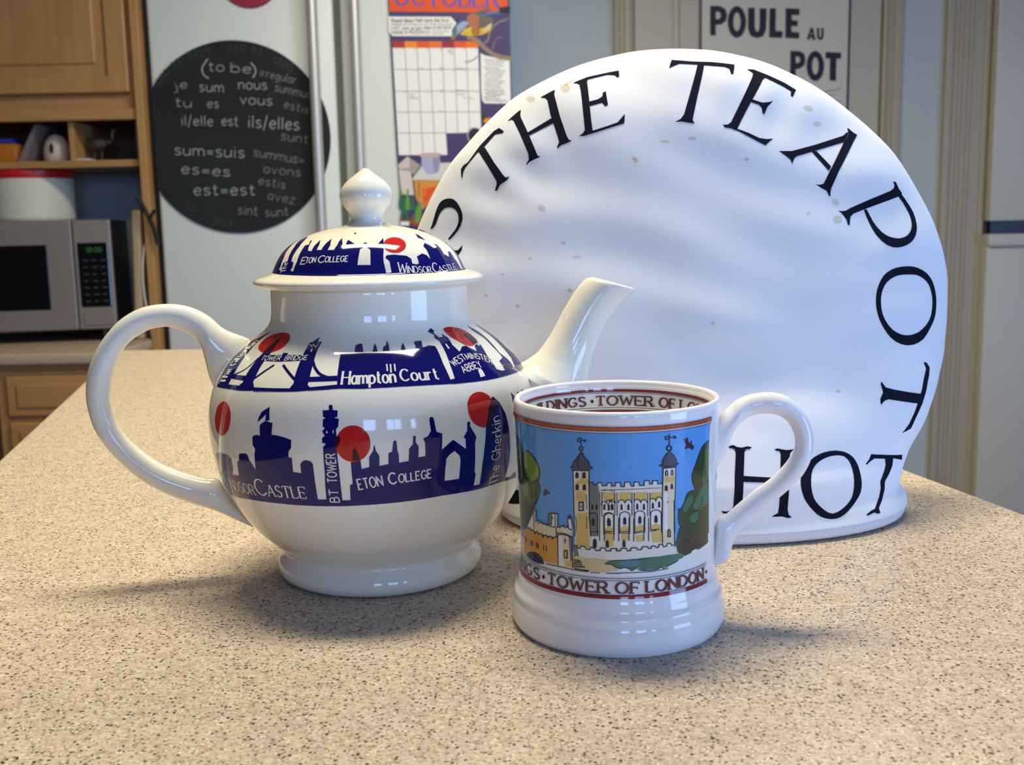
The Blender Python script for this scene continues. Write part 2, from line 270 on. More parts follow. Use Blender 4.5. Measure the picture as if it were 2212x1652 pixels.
# ------------------------------------------------------------------ flat print laid on a surface
class Print:
    """2D shapes in the (u,v) of a surface, triangulated, laid on it layer by layer as one mesh"""
    def __init__(s,S,R0=None,step=.003,off=.00005,lay=.00003):
        s.S=S; s.R0=R0; s.step=step; s.off=off; s.lay=lay; s.V=[]; s.F=[]; s.MI=[]; s.cols=[]
    def ci(s,c):
        if c not in s.cols: s.cols.append(c)
        return s.cols.index(c)
    def put(s,uv,faces,col,layer):
        b=len(s.V); k=s.ci(col); s.cnt=getattr(s,'cnt',0)+1; layer+=(s.cnt%11)*.05   # no two strokes share a plane
        s.V+=[(p[0],p[1],layer) for p in uv]; s.F+=[tuple(b+i for i in f) for f in faces]; s.MI+=[k]*len(faces)
    def resample(s,p,closed=True):
        out=[]; n=len(p)
        for i in range(n if closed else n-1):
            a=p[i]; b=p[(i+1)%n]; L=math.dist(a,b); k=max(1,math.ceil(L/s.step))
            out+=[(a[0]+(b[0]-a[0])*j/k,a[1]+(b[1]-a[1])*j/k) for j in range(k)]
        if not closed: out.append(p[-1])
        return out
    def poly(s,p,col,layer):
        q=[]
        for t in s.resample(p):
            if not q or math.dist(q[-1],t)>1e-6: q.append(t)
        if len(q)<3: return
        A=np.array(q); lo=A.min(0); hi=A.max(0); n=len(q); pts=[Vector(t) for t in q]; st=s.step
        if hi[0]-lo[0]>st*1.5 and hi[1]-lo[1]>st*1.5:
            gx,gy=np.meshgrid(np.arange(lo[0]+st*.7,hi[0],st),np.arange(lo[1]+st*.7,hi[1],st)); gx=gx.ravel();gy=gy.ravel()
            ins=np.zeros(len(gx),bool); B=np.roll(A,-1,0); dm=np.full(len(gx),9.)
            for (x0,y0),(x1,y1) in zip(A,B):
                c=((y0>gy)!=(y1>gy)); xx=x0+(gy-y0)*(x1-x0)/((y1-y0) if y1!=y0 else 1e-12); ins^=c&(gx<xx); dm=np.minimum(dm,np.hypot(gx-x0,gy-y0))
            pts+=[Vector((x,y)) for x,y,i,d in zip(gx,gy,ins,dm) if i and d>st*.4]
        r=delaunay_2d_cdt(pts,[],[list(range(n))],1,1e-7)
        s.put([tuple(v) for v in r[0]],r[2],col,layer)
    def ring(s,po,pi,col,layer,sub=4):
        n=len(po); V=[];F=[]
        for k in range(sub+1):
            t=k/sub; V+=[(a[0]+(b[0]-a[0])*t,a[1]+(b[1]-a[1])*t) for a,b in zip(po,pi)]
        for k in range(sub):
            for i in range(n): F.append((k*n+i,k*n+(i+1)%n,(k+1)*n+(i+1)%n,(k+1)*n+i))
        s.put(V,F,col,layer)
    def ribbon(s,p,w,col,layer):
        q=[p[0]]
        for t in p[1:]:
            if math.dist(q[-1],t)>1e-7: q.append(t)
        if len(q)<2: return
        closed=math.dist(q[0],q[-1])<1e-6 and len(q)>3
        q=s.resample(q,False); A=np.array(q); n=len(A); L=[];R=[]
        for i in range(n):
            a=A[i]-A[i-1] if i else (A[0]-A[-2] if closed else A[1]-A[0]); b=A[i+1]-A[i] if i<n-1 else (A[1]-A[0] if closed else A[-1]-A[-2])
            a=a/np.linalg.norm(a); b=b/np.linalg.norm(b); na=np.array([-a[1],a[0]]); nb=np.array([-b[1],b[0]]); m=na+nb; l=np.linalg.norm(m)
            m=na if l<.3 else m/l; ww=(w(b if i<n-1 else a) if callable(w) else w)*.5/max(.55,float(m@na))
            L.append(tuple(A[i]+m*ww)); R.append(tuple(A[i]-m*ww))
        s.put(L+R,[(i,i+1,n+i+1,n+i) for i in range(n-1)],col,layer)
    def text(s,st,base,h,w,col,layer,style=0,mirror=0,slant=0,fixed=None):
        B=np.array(base,float); d=np.linalg.norm(np.diff(B,axis=0),axis=1); cum=np.concatenate([[0],np.cumsum(d)]); L=cum[-1]
        gap=2.2; tot=0
        for c in st: tot+=(4.5 if c==' ' else GL[c][0]+gap)
        tot-=gap; k=h/10; sx=L/tot; x=0
        def mp(px,py):
            t=min(max(px*sx,0),L); i=min(int(np.searchsorted(cum,t,side='right'))-1,len(d)-1)
            tv=(B[i+1]-B[i])/d[i]
            if len(d)>1:
                u=(t-cum[i])/d[i]; j=i+1 if u>.5 else i-1
                if 0<=j<len(d):
                    tv2=(B[j+1]-B[j])/d[j]; f=abs(u-.5); tv=tv*(1-f)+tv2*f; tv=tv/np.linalg.norm(tv)
            p=B[i]+(B[i+1]-B[i])/d[i]*(px*sx-cum[i]); up=np.array([-tv[1],tv[0]])*(-1 if mirror else 1)
            return tuple(p+up*py*k+tv*(slant*py*k))
        W=w*h
        for c in st:
            if c==' ': x+=4.5; continue
            adv,ss=strokes(c)
            for kd,p in ss:
                if kd=='#': s.poly([mp(x+a,b) for a,b in p],col,layer); continue
                for (a0,b0),(a1,b1) in ([(p[i],p[i+1]) for i in range(len(p)-1)] if len(p)<8 else []) if style and len(p)<8 else []:
                    ang=abs(math.atan2((b1-b0)*k,(a1-a0)*sx)); th=W if ang>.6 and ang<PI-.6 else W*.5
                    if (b1-b0)*(a1-a0)>0 and .6<ang<1.45: th=W*.62
                    s.ribbon([mp(x+a0,b0),mp(x+a1,b1)],th,col,layer)
                if style and len(p)<8:
                    for e,o in ((p[0],p[1]),(p[-1],p[-2])):
                        if abs(e[1]-o[1])>1.2 and (abs(e[1])<.3 or abs(e[1]-10)<.3 or abs(e[1]-6.4)<.3) :
                            s.ribbon([mp(x+e[0]-1.15*W/k/1.4,e[1]),mp(x+e[0]+1.15*W/k/1.4,e[1])],W*.42,col,layer)
                        elif abs(e[0]-o[0])>1.2 and abs(e[1]-o[1])<.2 and c in 'ETFL': s.ribbon([mp(x+e[0],e[1]+.1),mp(x+e[0],e[1]+(-1.7 if e[1]>4 else 1.7))],W*.5,col,layer)
                elif style:
                    q=[mp(x+a,b) for a,b in p]; s.ribbon(q,(lambda t:W*(.5+.5*abs(t[1]))),col,layer)
                else: s.ribbon([mp(x+a,b) for a,b in p],W,col,layer)
            x+=adv+gap
    def entries(s,E):
        pr=lambda a:[(a[i]*1e-5,a[i+1]*1e-5) for i in range(0,len(a),2)]
        for e in E:
            if e[0]=='p': s.poly(pr(e[3]),e[1],e[2])
            elif e[0]=='r': s.ring(pr(e[3]),pr(e[4]),e[1],e[2])
            elif e[0]=='l': s.ribbon(pr(e[4]),e[3]*1e-5,e[1],e[2])
            elif e[0]=='t': s.text(e[3],pr(e[4]),e[5]*1e-5,e[6],e[1],e[2],e[7],e[8],e[9])
        return s
    def build(s,name,gl,parent):
        P=[];N=[]
        for u,v,l in s.V:
            if s.R0: u/=s.R0
            p=s.S.at(u,v); n=s.S.normal(u,v); P.append(p+n*(s.off+s.lay*l)); N.append(n)
        F=[]
        for f in s.F:
            a,b,c=(P[f[0]],P[f[1]],P[f[2]]); g=np.cross(b-a,c-a)
            F.append(f if g@N[f[0]]>=0 else f[::-1])
        ob=meshobj(name,P,F,[pal(c,gl) for c in s.cols],parent,True,s.MI)
        me=ob.data
        if len(me.vertices)==len(N): me.normals_split_custom_set_from_vertices([tuple(n) for n in N])
        return ob

DECALS={
"letter_0":[
["p","ink",0,[-13603,19587,-13453,19795,-13192,19960,-12492,20867,-11722,21624,-11431,21786,-11163,21580,-11236,21475,-11652,21433,-12201,20846,-12420,20588,-12675,20436,-13342,19680,-13477,19399,-13509,19150,-13569,19081,-13589,19298]],
["p","ink",0,[-12580,20481,-12238,20738,-11747,19885,-11251,19162,-11113,19018,-10901,19082,-11046,18876,-11416,18644,-11599,18337,-11720,18320,-11613,18686,-11624,18861,-12106,19722]]],
"letter_1":[
["p","ink",0,[-10960,22135,-10705,22363,-10343,22657,-10199,22736,-10241,22477,-10211,22288,-9868,21451,-9457,20388,-9358,20142,-9207,20075,-9570,19943,-9816,19815,-9958,19661,-9992,19704,-9834,19954,-9855,20266,-10304,21416,-10625,22154,-10744,22215]],
["p","ink",0,[-9108,23376,-8908,23472,-8481,23688,-8310,23751,-8365,23487,-8122,22304,-7780,21163,-7670,20936,-7500,20887,-7687,20798,-8101,20655,-8277,20502,-8325,20525,-8193,20833,-8241,21079,-8603,22334,-8746,23181,-8845,23316]],
["p","ink",0,[-9919,21396,-8539,22173,-8437,21898,-9804,21248]]],
"letter_2":[
["p","ink",0,[-7333,24074,-7131,24170,-6487,24408,-5424,24612,-4803,24707,-4805,24369,-4922,24297,-5021,24439,-5435,24488,-6500,24250,-6563,24152,-6540,23524,-6476,22080,-6406,21367,-5620,21598,-5066,21776,-4850,22015,-4662,22220,-4727,21711,-5073,21617,-6177,21290,-6862,21108,-7148,21099,-6926,21249,-6812,21431,-6883,22520,-6933,23543,-6992,23989,-7139,24061]],
["p","ink",0,[-6547,22957,-6044,23077,-5798,23237,-5771,23435,-5599,23519,-5580,23194,-5533,22743,-5695,22676,-5835,22874,-6497,22718]]],
"letter_3":[
["p","ink",0,[-2112,24716,-2013,24983,-1922,25196,-876,25096,309,25049,1549,24904,1455,24600,1350,24323,1228,24336,1187,24636,965,24746,-176,24860,-510,24896,-1530,24953,-1855,24833]],
["p","ink",0,[-518,24948,-176,24860,-687,23239,-1031,22067,-1095,21798,-983,21620,-1271,21656,-1648,21731,-2027,21716,-1716,21885,-1535,22112,-1111,23282]]],
"letter_4":[
["p","ink",0,[2225,24644,2613,24634,3283,24334,4305,23858,4904,23482,4640,23068,4540,23124,4590,23393,4218,23631,3168,24132,3013,24027,2163,22740,1434,21541,1302,21302,1867,21097,2482,20803,2881,20741,3291,20764,3047,20610,2810,20403,2463,20573,1400,21155,942,21334,632,21383,509,21522,800,21535,983,21658,1613,22744,2445,24179,2525,24404,2384,24542]],
["p","ink",0,[2120,22961,2791,22719,3208,22755,3470,22840,3090,22505,2872,22086,2778,22147,2771,22424,2622,22595,2052,22804]]],
"letter_5":[
["p","ink",0,[7853,21127,7454,20581,5457,20045,4548,19813,4363,19683,4244,19402,4163,19631,3857,19877,3534,20093,3915,20091,4284,20090,5762,20450,7467,20947,7691,21125]],
["p","ink",0,[7792,21400,7906,21322,8127,21132,8360,21006,8022,20584,6926,19015,6428,18103,6360,17876,6358,17648,6269,17687,6156,17939,5834,18110,5507,18312,5718,18264,5984,18321,6333,18905,7398,20502,7816,21022]],
["p","ink",0,[5443,20068,5735,20092,6492,19250,6327,19020]]],
"letter_6":[
["p","ink",0,[10266,18419,10450,18397,10642,18029,10857,17770,10765,17637,8735,17041,7651,16698,7461,16526,7367,16095,7264,16112,7230,16379,7040,16648,6763,16896,6971,16840,7230,16873,7499,17006,8745,17463,10039,17898,10288,18045,10351,18224]],
["p","ink",0,[10678,17833,10897,17623,11141,17320,11352,17026,11518,16726,11607,16443,11643,16175,11650,15935,11606,15707,11495,15467,11333,15249,11128,15080,10873,14953,10550,14858,10208,14819,9893,14858,9589,14975,9291,15190,9027,15463,8827,15756,8658,16083,8473,16497,8349,16839,8387,16952,8512,16891,8667,16607,8855,16247,9080,15943,9322,15685,9562,15515,9816,15405,10099,15333,10389,15313,10672,15356,10922,15453,11108,15608,11240,15794,11308,15980,11323,16181,11301,16404,11225,16652,11073,16950,10884,17245,10670,17497,10519,17693,10545,17823]]],
"letter_7":[
["r","ink",0,[8789,11900,8776,12142,8792,12385,8848,12628,8950,12867,9091,13105,9279,13331,9529,13514,9824,13650,10148,13741,10491,13782,10837,13791,11188,13765,11535,13685,11859,13550,12156,13373,12401,13149,12585,12895,12722,12632,12823,12374,12900,12123,12947,11880,12968,11641,12971,11405,12954,11166,12903,10924,12801,10686,12647,10456,12451,10225,12222,9977,11928,9736,11561,9571,11159,9485,10750,9485,10364,9580,10023,9745,9743,9963,9515,10207,9336,10459,9189,10703,9066,10941,8968,11179,8890,11418,8829,11658],[9118,11783,9092,11990,9086,12202,9117,12414,9194,12623,9314,12824,9489,13001,9711,13143,9963,13252,10238,13319,10525,13342,10811,13341,11102,13329,11403,13299,11691,13205,11949,13057,12178,12875,12356,12661,12478,12429,12569,12201,12636,11981,12672,11768,12683,11560,12672,11358,12643,11156,12586,10955,12488,10760,12339,10582,12148,10421,11925,10276,11671,10153,11389,10067,11092,10024,10792,10024,10503,10076,10240,10169,10003,10294,9801,10448,9632,10621,9495,10803,9380,10991,9283,11182,9209,11379,9156,11580]]],
"letter_8":[
["p","ink",0,[11891,8468,12109,8431,12393,8115,12402,7640,12176,6790,11881,6181,11367,5505,10952,4918,10619,4845,10296,4779,10464,4894,10826,5216,11279,5848,11597,6448,11839,6954,12030,7695,12103,8076]],
["p","ink",0,[11940,6676,11713,6167,10342,6493,9425,6706,9170,6657,8905,6466,8891,6764,9099,7098,8981,7531,9004,7689,9276,7353,9705,7214,10777,6950]]],
"letter_9":[
["p","ink",0,[90,5011,318,5060,500,4960,753,4915,1079,4970,1299,4902,1131,4822,970,4830,869,4700,725,3477,609,2295,589,1920,755,1736,831,1656,203,1724,-388,1741,-470,1877,-203,1832,45,1908,137,2095,264,3495,410,4650,381,4837,228,4913,70,4924]],
["p","ink",0,[707,3570,2730,3351,2686,3125,670,3284]],
["p","ink",0,[2477,4736,2639,4786,2833,4740,3145,4674,3479,4689,3749,4720,3662,4630,3420,4609,3304,4497,3160,3333,2993,1779,3049,1507,3228,1353,3011,1333,2688,1440,2137,1457,2299,1546,2482,1628,2535,1937,2672,3367,2806,4499,2745,4638,2564,4672]]],
"letter_10":[
["r","ink",0,[3762,3041,3788,3243,3856,3439,3978,3620,4115,3792,4267,3954,4441,4101,4644,4220,4865,4314,5100,4386,5350,4432,5613,4454,5889,4442,6171,4392,6454,4303,6720,4162,6948,3971,7118,3743,7236,3502,7293,3282,7329,3067,7357,2847,7365,2625,7342,2404,7275,2192,7158,1999,7013,1824,6853,1658,6669,1504,6458,1362,6223,1227,5963,1115,5675,1062,5377,1074,5089,1137,4822,1248,4597,1408,4408,1598,4235,1794,4080,1993,3957,2198,3869,2410,3807,2621,3770,2832],[4346,3016,4369,3162,4398,3312,4444,3465,4516,3619,4624,3760,4761,3883,4922,3986,5101,4066,5294,4131,5501,4174,5721,4195,5952,4192,6192,4156,6423,4069,6605,3909,6736,3720,6821,3524,6860,3350,6879,3187,6887,3034,6892,2880,6887,2728,6872,2576,6845,2423,6807,2265,6753,2103,6672,1942,6552,1797,6401,1667,6222,1547,6012,1447,5774,1369,5518,1331,5274,1402,5065,1539,4881,1697,4719,1859,4581,2024,4479,2197,4414,2373,4374,2543,4348,2706,4340,2863]]],
"letter_11":[
["p","ink",0,[8134,3965,9027,3790,10507,3472,10473,3181,10284,3262,9774,3434,8339,3699,8002,3568,7827,3459,7759,3493,8006,3728]],
["p","ink",0,[9122,3598,9739,3473,9622,3084,9328,2699,8996,2389,8954,1946,8767,1546,8371,1185,8443,947,8272,932,8040,1032,7588,955,7516,1007,7811,1137,8106,1204,8536,1657,8663,2081,8654,2466,8956,2911,9134,3249]]],
"letter_12":[
["p","ink",0,[-15408,16361,-15383,16397,-15315,16524,-15209,16875,-15082,17272,-14960,17572,-14814,17803,-14611,17934,-14395,17989,-14201,17986,-14022,17919,-13864,17782,-13730,17591,-13613,17347,-13539,17092,-13536,16876,-13584,16670,-13661,16465,-13789,16251,-14017,15980,-14236,15763,-14359,15711,-14376,15779,-14195,15991,-13972,16254,-13847,16467,-13774,16674,-13758,16895,-13788,17097,-13853,17252,-13953,17370,-14090,17455,-14248,17499,-14418,17496,-14586,17437,-14735,17309,-14868,17123,-14981,16853,-15085,16592,-15200,16434,-15301,16345,-15374,16327]],
["p","ink",0,[-16116,16318,-15785,16207,-13984,15130,-13824,15143,-13664,15323,-13569,15419,-13622,15127,-13709,15044,-13855,14782,-14718,15064,-15940,15778]]],
"letter_13":[
["p","ink",0,[-11419,1159,-10966,2000,-10562,2035,-10276,1457]]],
"tea_stains":[
["p","stain",0,[-933,20812,-957,20768,-1021,20733,-1113,20715,-1215,20717,-1306,20739,-1368,20776,-1389,20821,-1366,20866,-1301,20900,-1209,20918,-1108,20916,-1017,20894,-954,20857]],
["p","stain",0,[-2367,20687,-2383,20652,-2424,20624,-2483,20609,-2547,20610,-2605,20627,-2644,20657,-2657,20693,-2642,20729,-2600,20757,-2542,20772,-2477,20770,-2420,20753,-2381,20723]],
["p","stain",0,[-4148,19790,-4178,19759,-4232,19745,-4300,19753,-4368,19779,-4422,19820,-4453,19867,-4453,19911,-4423,19942,-4369,19955,-4301,19948,-4233,19921,-4178,19880,-4148,19833]],
["p","stain",0,[5746,22339,5686,22286,5582,22261,5455,22270,5332,22311,5237,22376,5187,22452,5192,22524,5251,22577,5352,22602,5477,22593,5601,22552,5699,22487,5751,22411]],
["p","stain",0,[1885,19683,1870,19638,1828,19603,1768,19584,1702,19585,1644,19606,1604,19643,1590,19687,1606,19732,1647,19767,1707,19786,1773,19785,1832,19764,1872,19728]],
["p","stain",0,[6802,17202,6737,17168,6652,17167,6563,17201,6489,17262,6443,17338,6435,17414,6466,17475,6530,17509,6614,17510,6703,17476,6778,17416,6825,17340,6833,17263]],
["p","stain",0,[6944,16353,6888,16261,6789,16196,6667,16173,6547,16195,6452,16257,6400,16348,6402,16450,6458,16542,6555,16606,6676,16630,6797,16609,6893,16546,6946,16455]],
["p","stain",0,[5115,16803,5118,16770,5096,16731,5053,16695,4999,16669,4945,16657,4899,16662,4873,16684,4870,16717,4892,16756,4934,16792,4988,16818,5043,16830,5089,16825]],
["p","stain",0,[6167,21582,6138,21517,6066,21463,5967,21433,5859,21431,5765,21458,5702,21509,5683,21574,5712,21639,5783,21692,5882,21723,5990,21725,6085,21698,6149,21647]],
["p","stain",0,[-7483,23803,-7516,23692,-7594,23607,-7701,23565,-7818,23573,-7920,23630,-7988,23726,-8007,23842,-7974,23955,-7895,24043,-7786,24086,-7669,24076,-7568,24016,-7501,23919]],
["p","stain",0,[-9412,23312,-9438,23236,-9506,23178,-9603,23152,-9709,23161,-9804,23205,-9868,23275,-9890,23358,-9863,23437,-9794,23495,-9697,23521,-9590,23510,-9496,23465,-9432,23394]],
["p","stain",0,[-7300,24262,-7310,24211,-7367,24142,-7461,24070,-7572,24008,-7679,23968,-7761,23960,-7801,23983,-7792,24033,-7735,24102,-7642,24174,-7530,24236,-7423,24276,-7341,24285]],
["p","stain",0,[-4050,19736,-4066,19672,-4105,19621,-4160,19593,-4220,19595,-4274,19625,-4310,19678,-4321,19743,-4306,19808,-4267,19859,-4212,19886,-4151,19885,-4098,19855,-4061,19802]],
["p","stain",0,[-2539,20695,-2558,20668,-2608,20648,-2679,20637,-2759,20639,-2830,20652,-2878,20675,-2895,20702,-2876,20728,-2826,20749,-2754,20759,-2675,20757,-2604,20744,-2556,20722]],
["p","stain",0,[-9003,17254,-9053,17191,-9136,17156,-9235,17158,-9332,17196,-9407,17262,-9445,17343,-9438,17424,-9388,17487,-9305,17522,-9205,17520,-9108,17482,-9033,17416,-8996,17335]],
["p","stain",0,[-7972,15472,-7985,15436,-8019,15408,-8069,15393,-8124,15394,-8173,15411,-8206,15440,-8218,15476,-8205,15511,-8170,15539,-8120,15554,-8066,15553,-8017,15536,-7983,15507]],
["p","stain",0,[-7200,14713,-7224,14684,-7289,14661,-7382,14650,-7485,14651,-7577,14666,-7641,14690,-7663,14720,-7639,14749,-7574,14771,-7481,14783,-7378,14781,-7285,14767,-7222,14742]],
["p","stain",0,[-7732,12971,-7765,12927,-7830,12909,-7904,12922,-7957,12962,-7971,13014,-7939,13058,-7873,13077,-7799,13063,-7746,13023]],
["p","stain",0,[-7685,12922,-7717,12878,-7782,12860,-7856,12873,-7910,12914,-7923,12966,-7891,13009,-7826,13028,-7752,13015,-7698,12974]],
["p","stain",0,[-10496,12103,-10529,12058,-10596,12038,-10672,12051,-10727,12092,-10741,12145,-10708,12190,-10641,12210,-10565,12197,-10510,12156]],
["p","stain",0,[-307,11153,-338,11110,-403,11092,-476,11107,-531,11148,-545,11200,-514,11243,-449,11260,-375,11246,-321,11205]],
["p","stain",0,[6520,7311,6478,7272,6402,7259,6322,7277,6267,7318,6259,7368,6300,7407,6375,7420,6456,7402,6511,7361]],
["p","stain",0,[-11261,13820,-11294,13776,-11362,13757,-11438,13771,-11493,13812,-11507,13865,-11474,13909,-11406,13928,-11330,13914,-11275,13873]],
["p","stain",0,[-9776,14643,-9808,14599,-9875,14581,-9950,14595,-10005,14636,-10018,14688,-9985,14732,-9919,14751,-9844,14737,-9789,14696]],
["p","stain",0,[-13699,13681,-13733,13636,-13803,13616,-13881,13629,-13939,13670,-13953,13724,-13919,13769,-13849,13789,-13771,13775,-13713,13734]],
["p","stain",0,[-12192,12674,-12226,12629,-12294,12609,-12371,12622,-12427,12664,-12441,12718,-12407,12764,-12338,12783,-12262,12770,-12206,12728]]],
"upper_skyline_print":[
["p","cobalt",0,[-7346,18894,-7799,18693,-8559,18136,-8689,17494,-8915,16950,-8664,16418,-8323,15904,-8081,15465,-7691,15499,-6579,15609,-6649,15773,-6691,16285,-6845,16797,-7069,17487,-7423,18272,-7369,18678]],
["p","cobalt",0,[-8081,15465,-8079,15595,-6665,15771,-5647,15834,-4621,15856,-3820,15882,-2684,15933,-1746,16015,-1200,16081,-697,16137,-531,16155,-511,15949,-1682,15871,-2380,15790,-2944,15768,-3763,15747,-4585,15696,-5196,15630,-6545,15575]],
["p","cobalt",0,[-4415,15682,-4431,15651,-4492,15645,-4536,15671,-4520,15702,-4459,15707]],
["p","cobalt",0,[-4266,15694,-4282,15663,-4341,15658,-4385,15684,-4369,15715,-4309,15720]],
["p","cobalt",0,[-4121,15706,-4137,15675,-4195,15670,-4237,15696,-4221,15727,-4163,15732]],
["p","cobalt",0,[-3979,15717,-3995,15686,-4051,15682,-4092,15708,-4076,15739,-4019,15743]],
["p","cobalt",0,[-3840,15727,-3856,15697,-3911,15693,-3951,15719,-3935,15749,-3879,15754]],
["p","cobalt",0,[-3703,15737,-3719,15706,-3774,15703,-3812,15729,-3796,15759,-3742,15763]],
["p","cobalt",0,[-3569,15746,-3585,15716,-3638,15712,-3676,15739,-3660,15769,-3607,15773]],
["p","cobalt",0,[-3437,15754,-3453,15724,-3506,15721,-3543,15748,-3527,15778,-3474,15781]],
["p","cobalt",0,[-3307,15762,-3323,15732,-3375,15729,-3411,15756,-3395,15786,-3343,15789]],
["p","cobalt",0,[-3180,15770,-3196,15740,-3247,15737,-3282,15764,-3266,15794,-3215,15797]],
["p","cobalt",0,[-3054,15777,-3070,15747,-3120,15744,-3154,15771,-3139,15801,-3088,15804]],
["p","cobalt",0,[-2930,15783,-2946,15753,-2995,15751,-3029,15778,-3013,15808,-2963,15811]],
["p","cobalt",0,[-2807,15789,-2823,15760,-2872,15757,-2905,15785,-2889,15814,-2840,15817]],
["p","cobalt",0,[-2686,15795,-2702,15765,-2750,15763,-2783,15790,-2767,15820,-2718,15823]],
["p","cobalt",0,[-1707,15870,-1724,15841,-1768,15840,-1796,15868,-1780,15898,-1735,15899]],
["p","cobalt",0,[-1590,15879,-1607,15850,-1651,15849,-1679,15878,-1662,15907,-1618,15908]],
["p","cobalt",0,[-1474,15889,-1491,15859,-1535,15859,-1562,15887,-1546,15917,-1501,15917]],
["p","cobalt",0,[-1359,15897,-1376,15868,-1420,15867,-1447,15896,-1430,15926,-1386,15926]],
["p","cobalt",0,[-1244,15906,-1262,15876,-1305,15876,-1332,15905,-1314,15934,-1271,15935]],
["p","cobalt",0,[-1130,15914,-1148,15885,-1191,15884,-1217,15913,-1200,15942,-1156,15943]],
["p","cobalt",0,[-1017,15921,-1034,15892,-1077,15892,-1103,15921,-1086,15950,-1042,15950]],
["p","cobalt",0,[-904,15929,-922,15900,-964,15900,-990,15929,-972,15958,-929,15958]],
["p","cobalt",0,[-5579,15746,-5653,15883,-5508,15983,-5556,16256,-5576,16672,-5571,17092,-5549,17640,-4908,17692,-4928,17356,-4911,16905,-4833,16407,-4810,16090,-4666,15950,-4574,15789]],
["p","plum",2,[-5537,17631,-5569,17920,-5511,18395,-5287,18732,-5114,18369,-4943,17892,-4897,17683]],
["p","cobalt",0,[-7022,16168,-6774,16274,-5371,16336,-5350,16097,-6708,16064]],
["l","cobalt",0,77,[-6619,16268,-6457,16341,-6299,16412,-6155,16484,-6032,16560,-5933,16643,-5851,16732,-5782,16825,-5722,16919,-5672,17017,-5635,17118,-5604,17221,-5574,17324]],
["p","cobalt",0,[-5429,17494,-3987,17609,-4031,17727,-3682,17736,-3667,17627,-2525,17664,-2464,17355,-3945,17215,-5238,17191]],
["l","cobalt",0,115,[-4837,16265,-4070,17034]],
["l","cobalt",0,125,[-3542,17066,-2492,16298]],
["p","cobalt",0,[-2684,15933,-2563,16161,-2623,16547,-2713,17668,-2771,18485,-2633,18478,-2337,18833,-2274,18496,-2028,18551,-2040,18083,-1983,17548,-1926,17062,-1880,16413,-1882,16108,-1704,15982,-1686,15892,-2652,15825]],
["l","cobalt",0,134,[-2000,17322,-1945,17235,-1895,17149,-1841,17064,-1780,16980,-1708,16894,-1630,16807,-1547,16726,-1460,16656,-1366,16603,-1264,16560,-1161,16522,-1060,16481]],
["p","cobalt",0,[-1943,16501,-651,16578,-617,16314,-1876,16259]],
["l","glaze",3,46,[-2682,18332,-2466,18179,-2470,18337,-2203,18143,-2177,18447]],
["l","glaze",3,77,[-2393,18049,-2340,17862]],
["p","rust",1,[-6274,17775,-6482,17866,-6655,17979,-6792,18107,-6888,18254,-6920,18413,-6855,18556,-6687,18681,-6440,18788,-6176,18869,-5929,18922,-5688,18953,-5457,18967,-5232,18964,-5019,18944,-4839,18907,-4693,18849,-4567,18770,-4465,18675,-4385,18564,-4333,18441,-4313,18313,-4329,18179,-4379,18044,-4462,17926,-4584,17831,-4741,17752,-4908,17692,-5074,17649,-5252,17624,-5452,17624,-5708,17652,-6005,17705]],
["p","cobalt",0,[-589,15953,-647,16605,-680,17336,-694,17761,8,17834,5,18282,198,18399,382,18363,458,17792,926,17803,989,18187,1075,18368,1138,18180,1183,17791,1416,17779,1503,18100,1674,18245,1784,18574,1820,18206,1790,17758,2361,17749,2482,18099,2636,18339,2657,18086,2630,17758,3133,17774,3266,18035,3270,18289,3367,18376,3768,18373,3623,17940,3768,17957,4001,18028,4360,17959,4367,17744,4256,16907,4272,16062,4333,15854,3185,15912,2098,15940,1147,15934,398,15923,-168,15942]],
["p","cobalt",0,[4554,18918,4888,19079,4941,19040,5045,18930,4911,18784,5043,18483,5341,18498,5442,18705,5656,18387,5486,17893,5597,17444,6026,17712,6340,17727,6772,17315,6994,17639,7559,17792,7582,17614,7283,17006,7238,16191,7551,16061,6168,15782,4967,15834,4173,15871,4223,16067,4497,16088,4589,16829,4753,17596,4862,18265,4720,18457,4835,18677]],
["p","cobalt",0,[8607,18935,9067,18593,9162,18278,8896,17656,8633,16958,8912,16499,8941,16198,8804,15848,7812,15855,7889,16274,7926,16556,8510,16664,8551,17414,8729,17999,8593,18491]],
["p","cobalt",0,[10528,18916,11183,18542,11101,17770,10663,17087,10782,16643,10974,16663,10920,15966,10698,15717,8786,15762,9552,16496,9798,17340,10221,18154]],
["p","cobalt",0,[4174,15991,5279,16006,6325,16020,7551,16061,9210,15988,10920,15918,10698,15717,8253,15770,6166,15779,4326,15842]],
["p","rust",1,[5836,18916,5896,18977,6004,19009,6140,19028,6302,19038,6497,19035,6710,19016,6944,18980,7190,18925,7408,18850,7577,18755,7701,18638,7770,18500,7765,18323,7699,18123,7635,17967,7598,17886,7552,17846,7450,17807,7263,17749,7035,17692,6832,17662,6661,17665,6504,17694,6367,17752,6260,17849,6177,17980,6101,18116,6013,18247,5925,18381,5859,18513,5827,18660,5821,18808]],
["p","plum",2,[7079,18493,7804,18465,7729,18017,7559,17792,7013,17739,7035,18085]],
["p","glaze",2,[5962,16335,6165,16419,6212,16255,6205,15995,5881,15969]],
["p","glaze",2,[5054,18004,5164,18032,5142,17711,5018,17671]],
["p","glaze",3,[7335,17735,7532,17748,7480,17617,7282,17588]],
["l","glaze",2,65,[1545,17096,1543,16734]],
["l","glaze",2,65,[1718,17086,1691,16639]],
["l","glaze",2,65,[1907,17092,1886,16712]],
["t","glaze",2,"Hampton",[-414,16155,1835,16153],615,0.16,1,0,0],
["t","glaze",2,"Court",[2058,16204,3738,16144],577,0.16,1,0,0],
["t","glaze",2,"TOWER",[-5247,17200,-3922,17289],255,0.15,0,0,0],
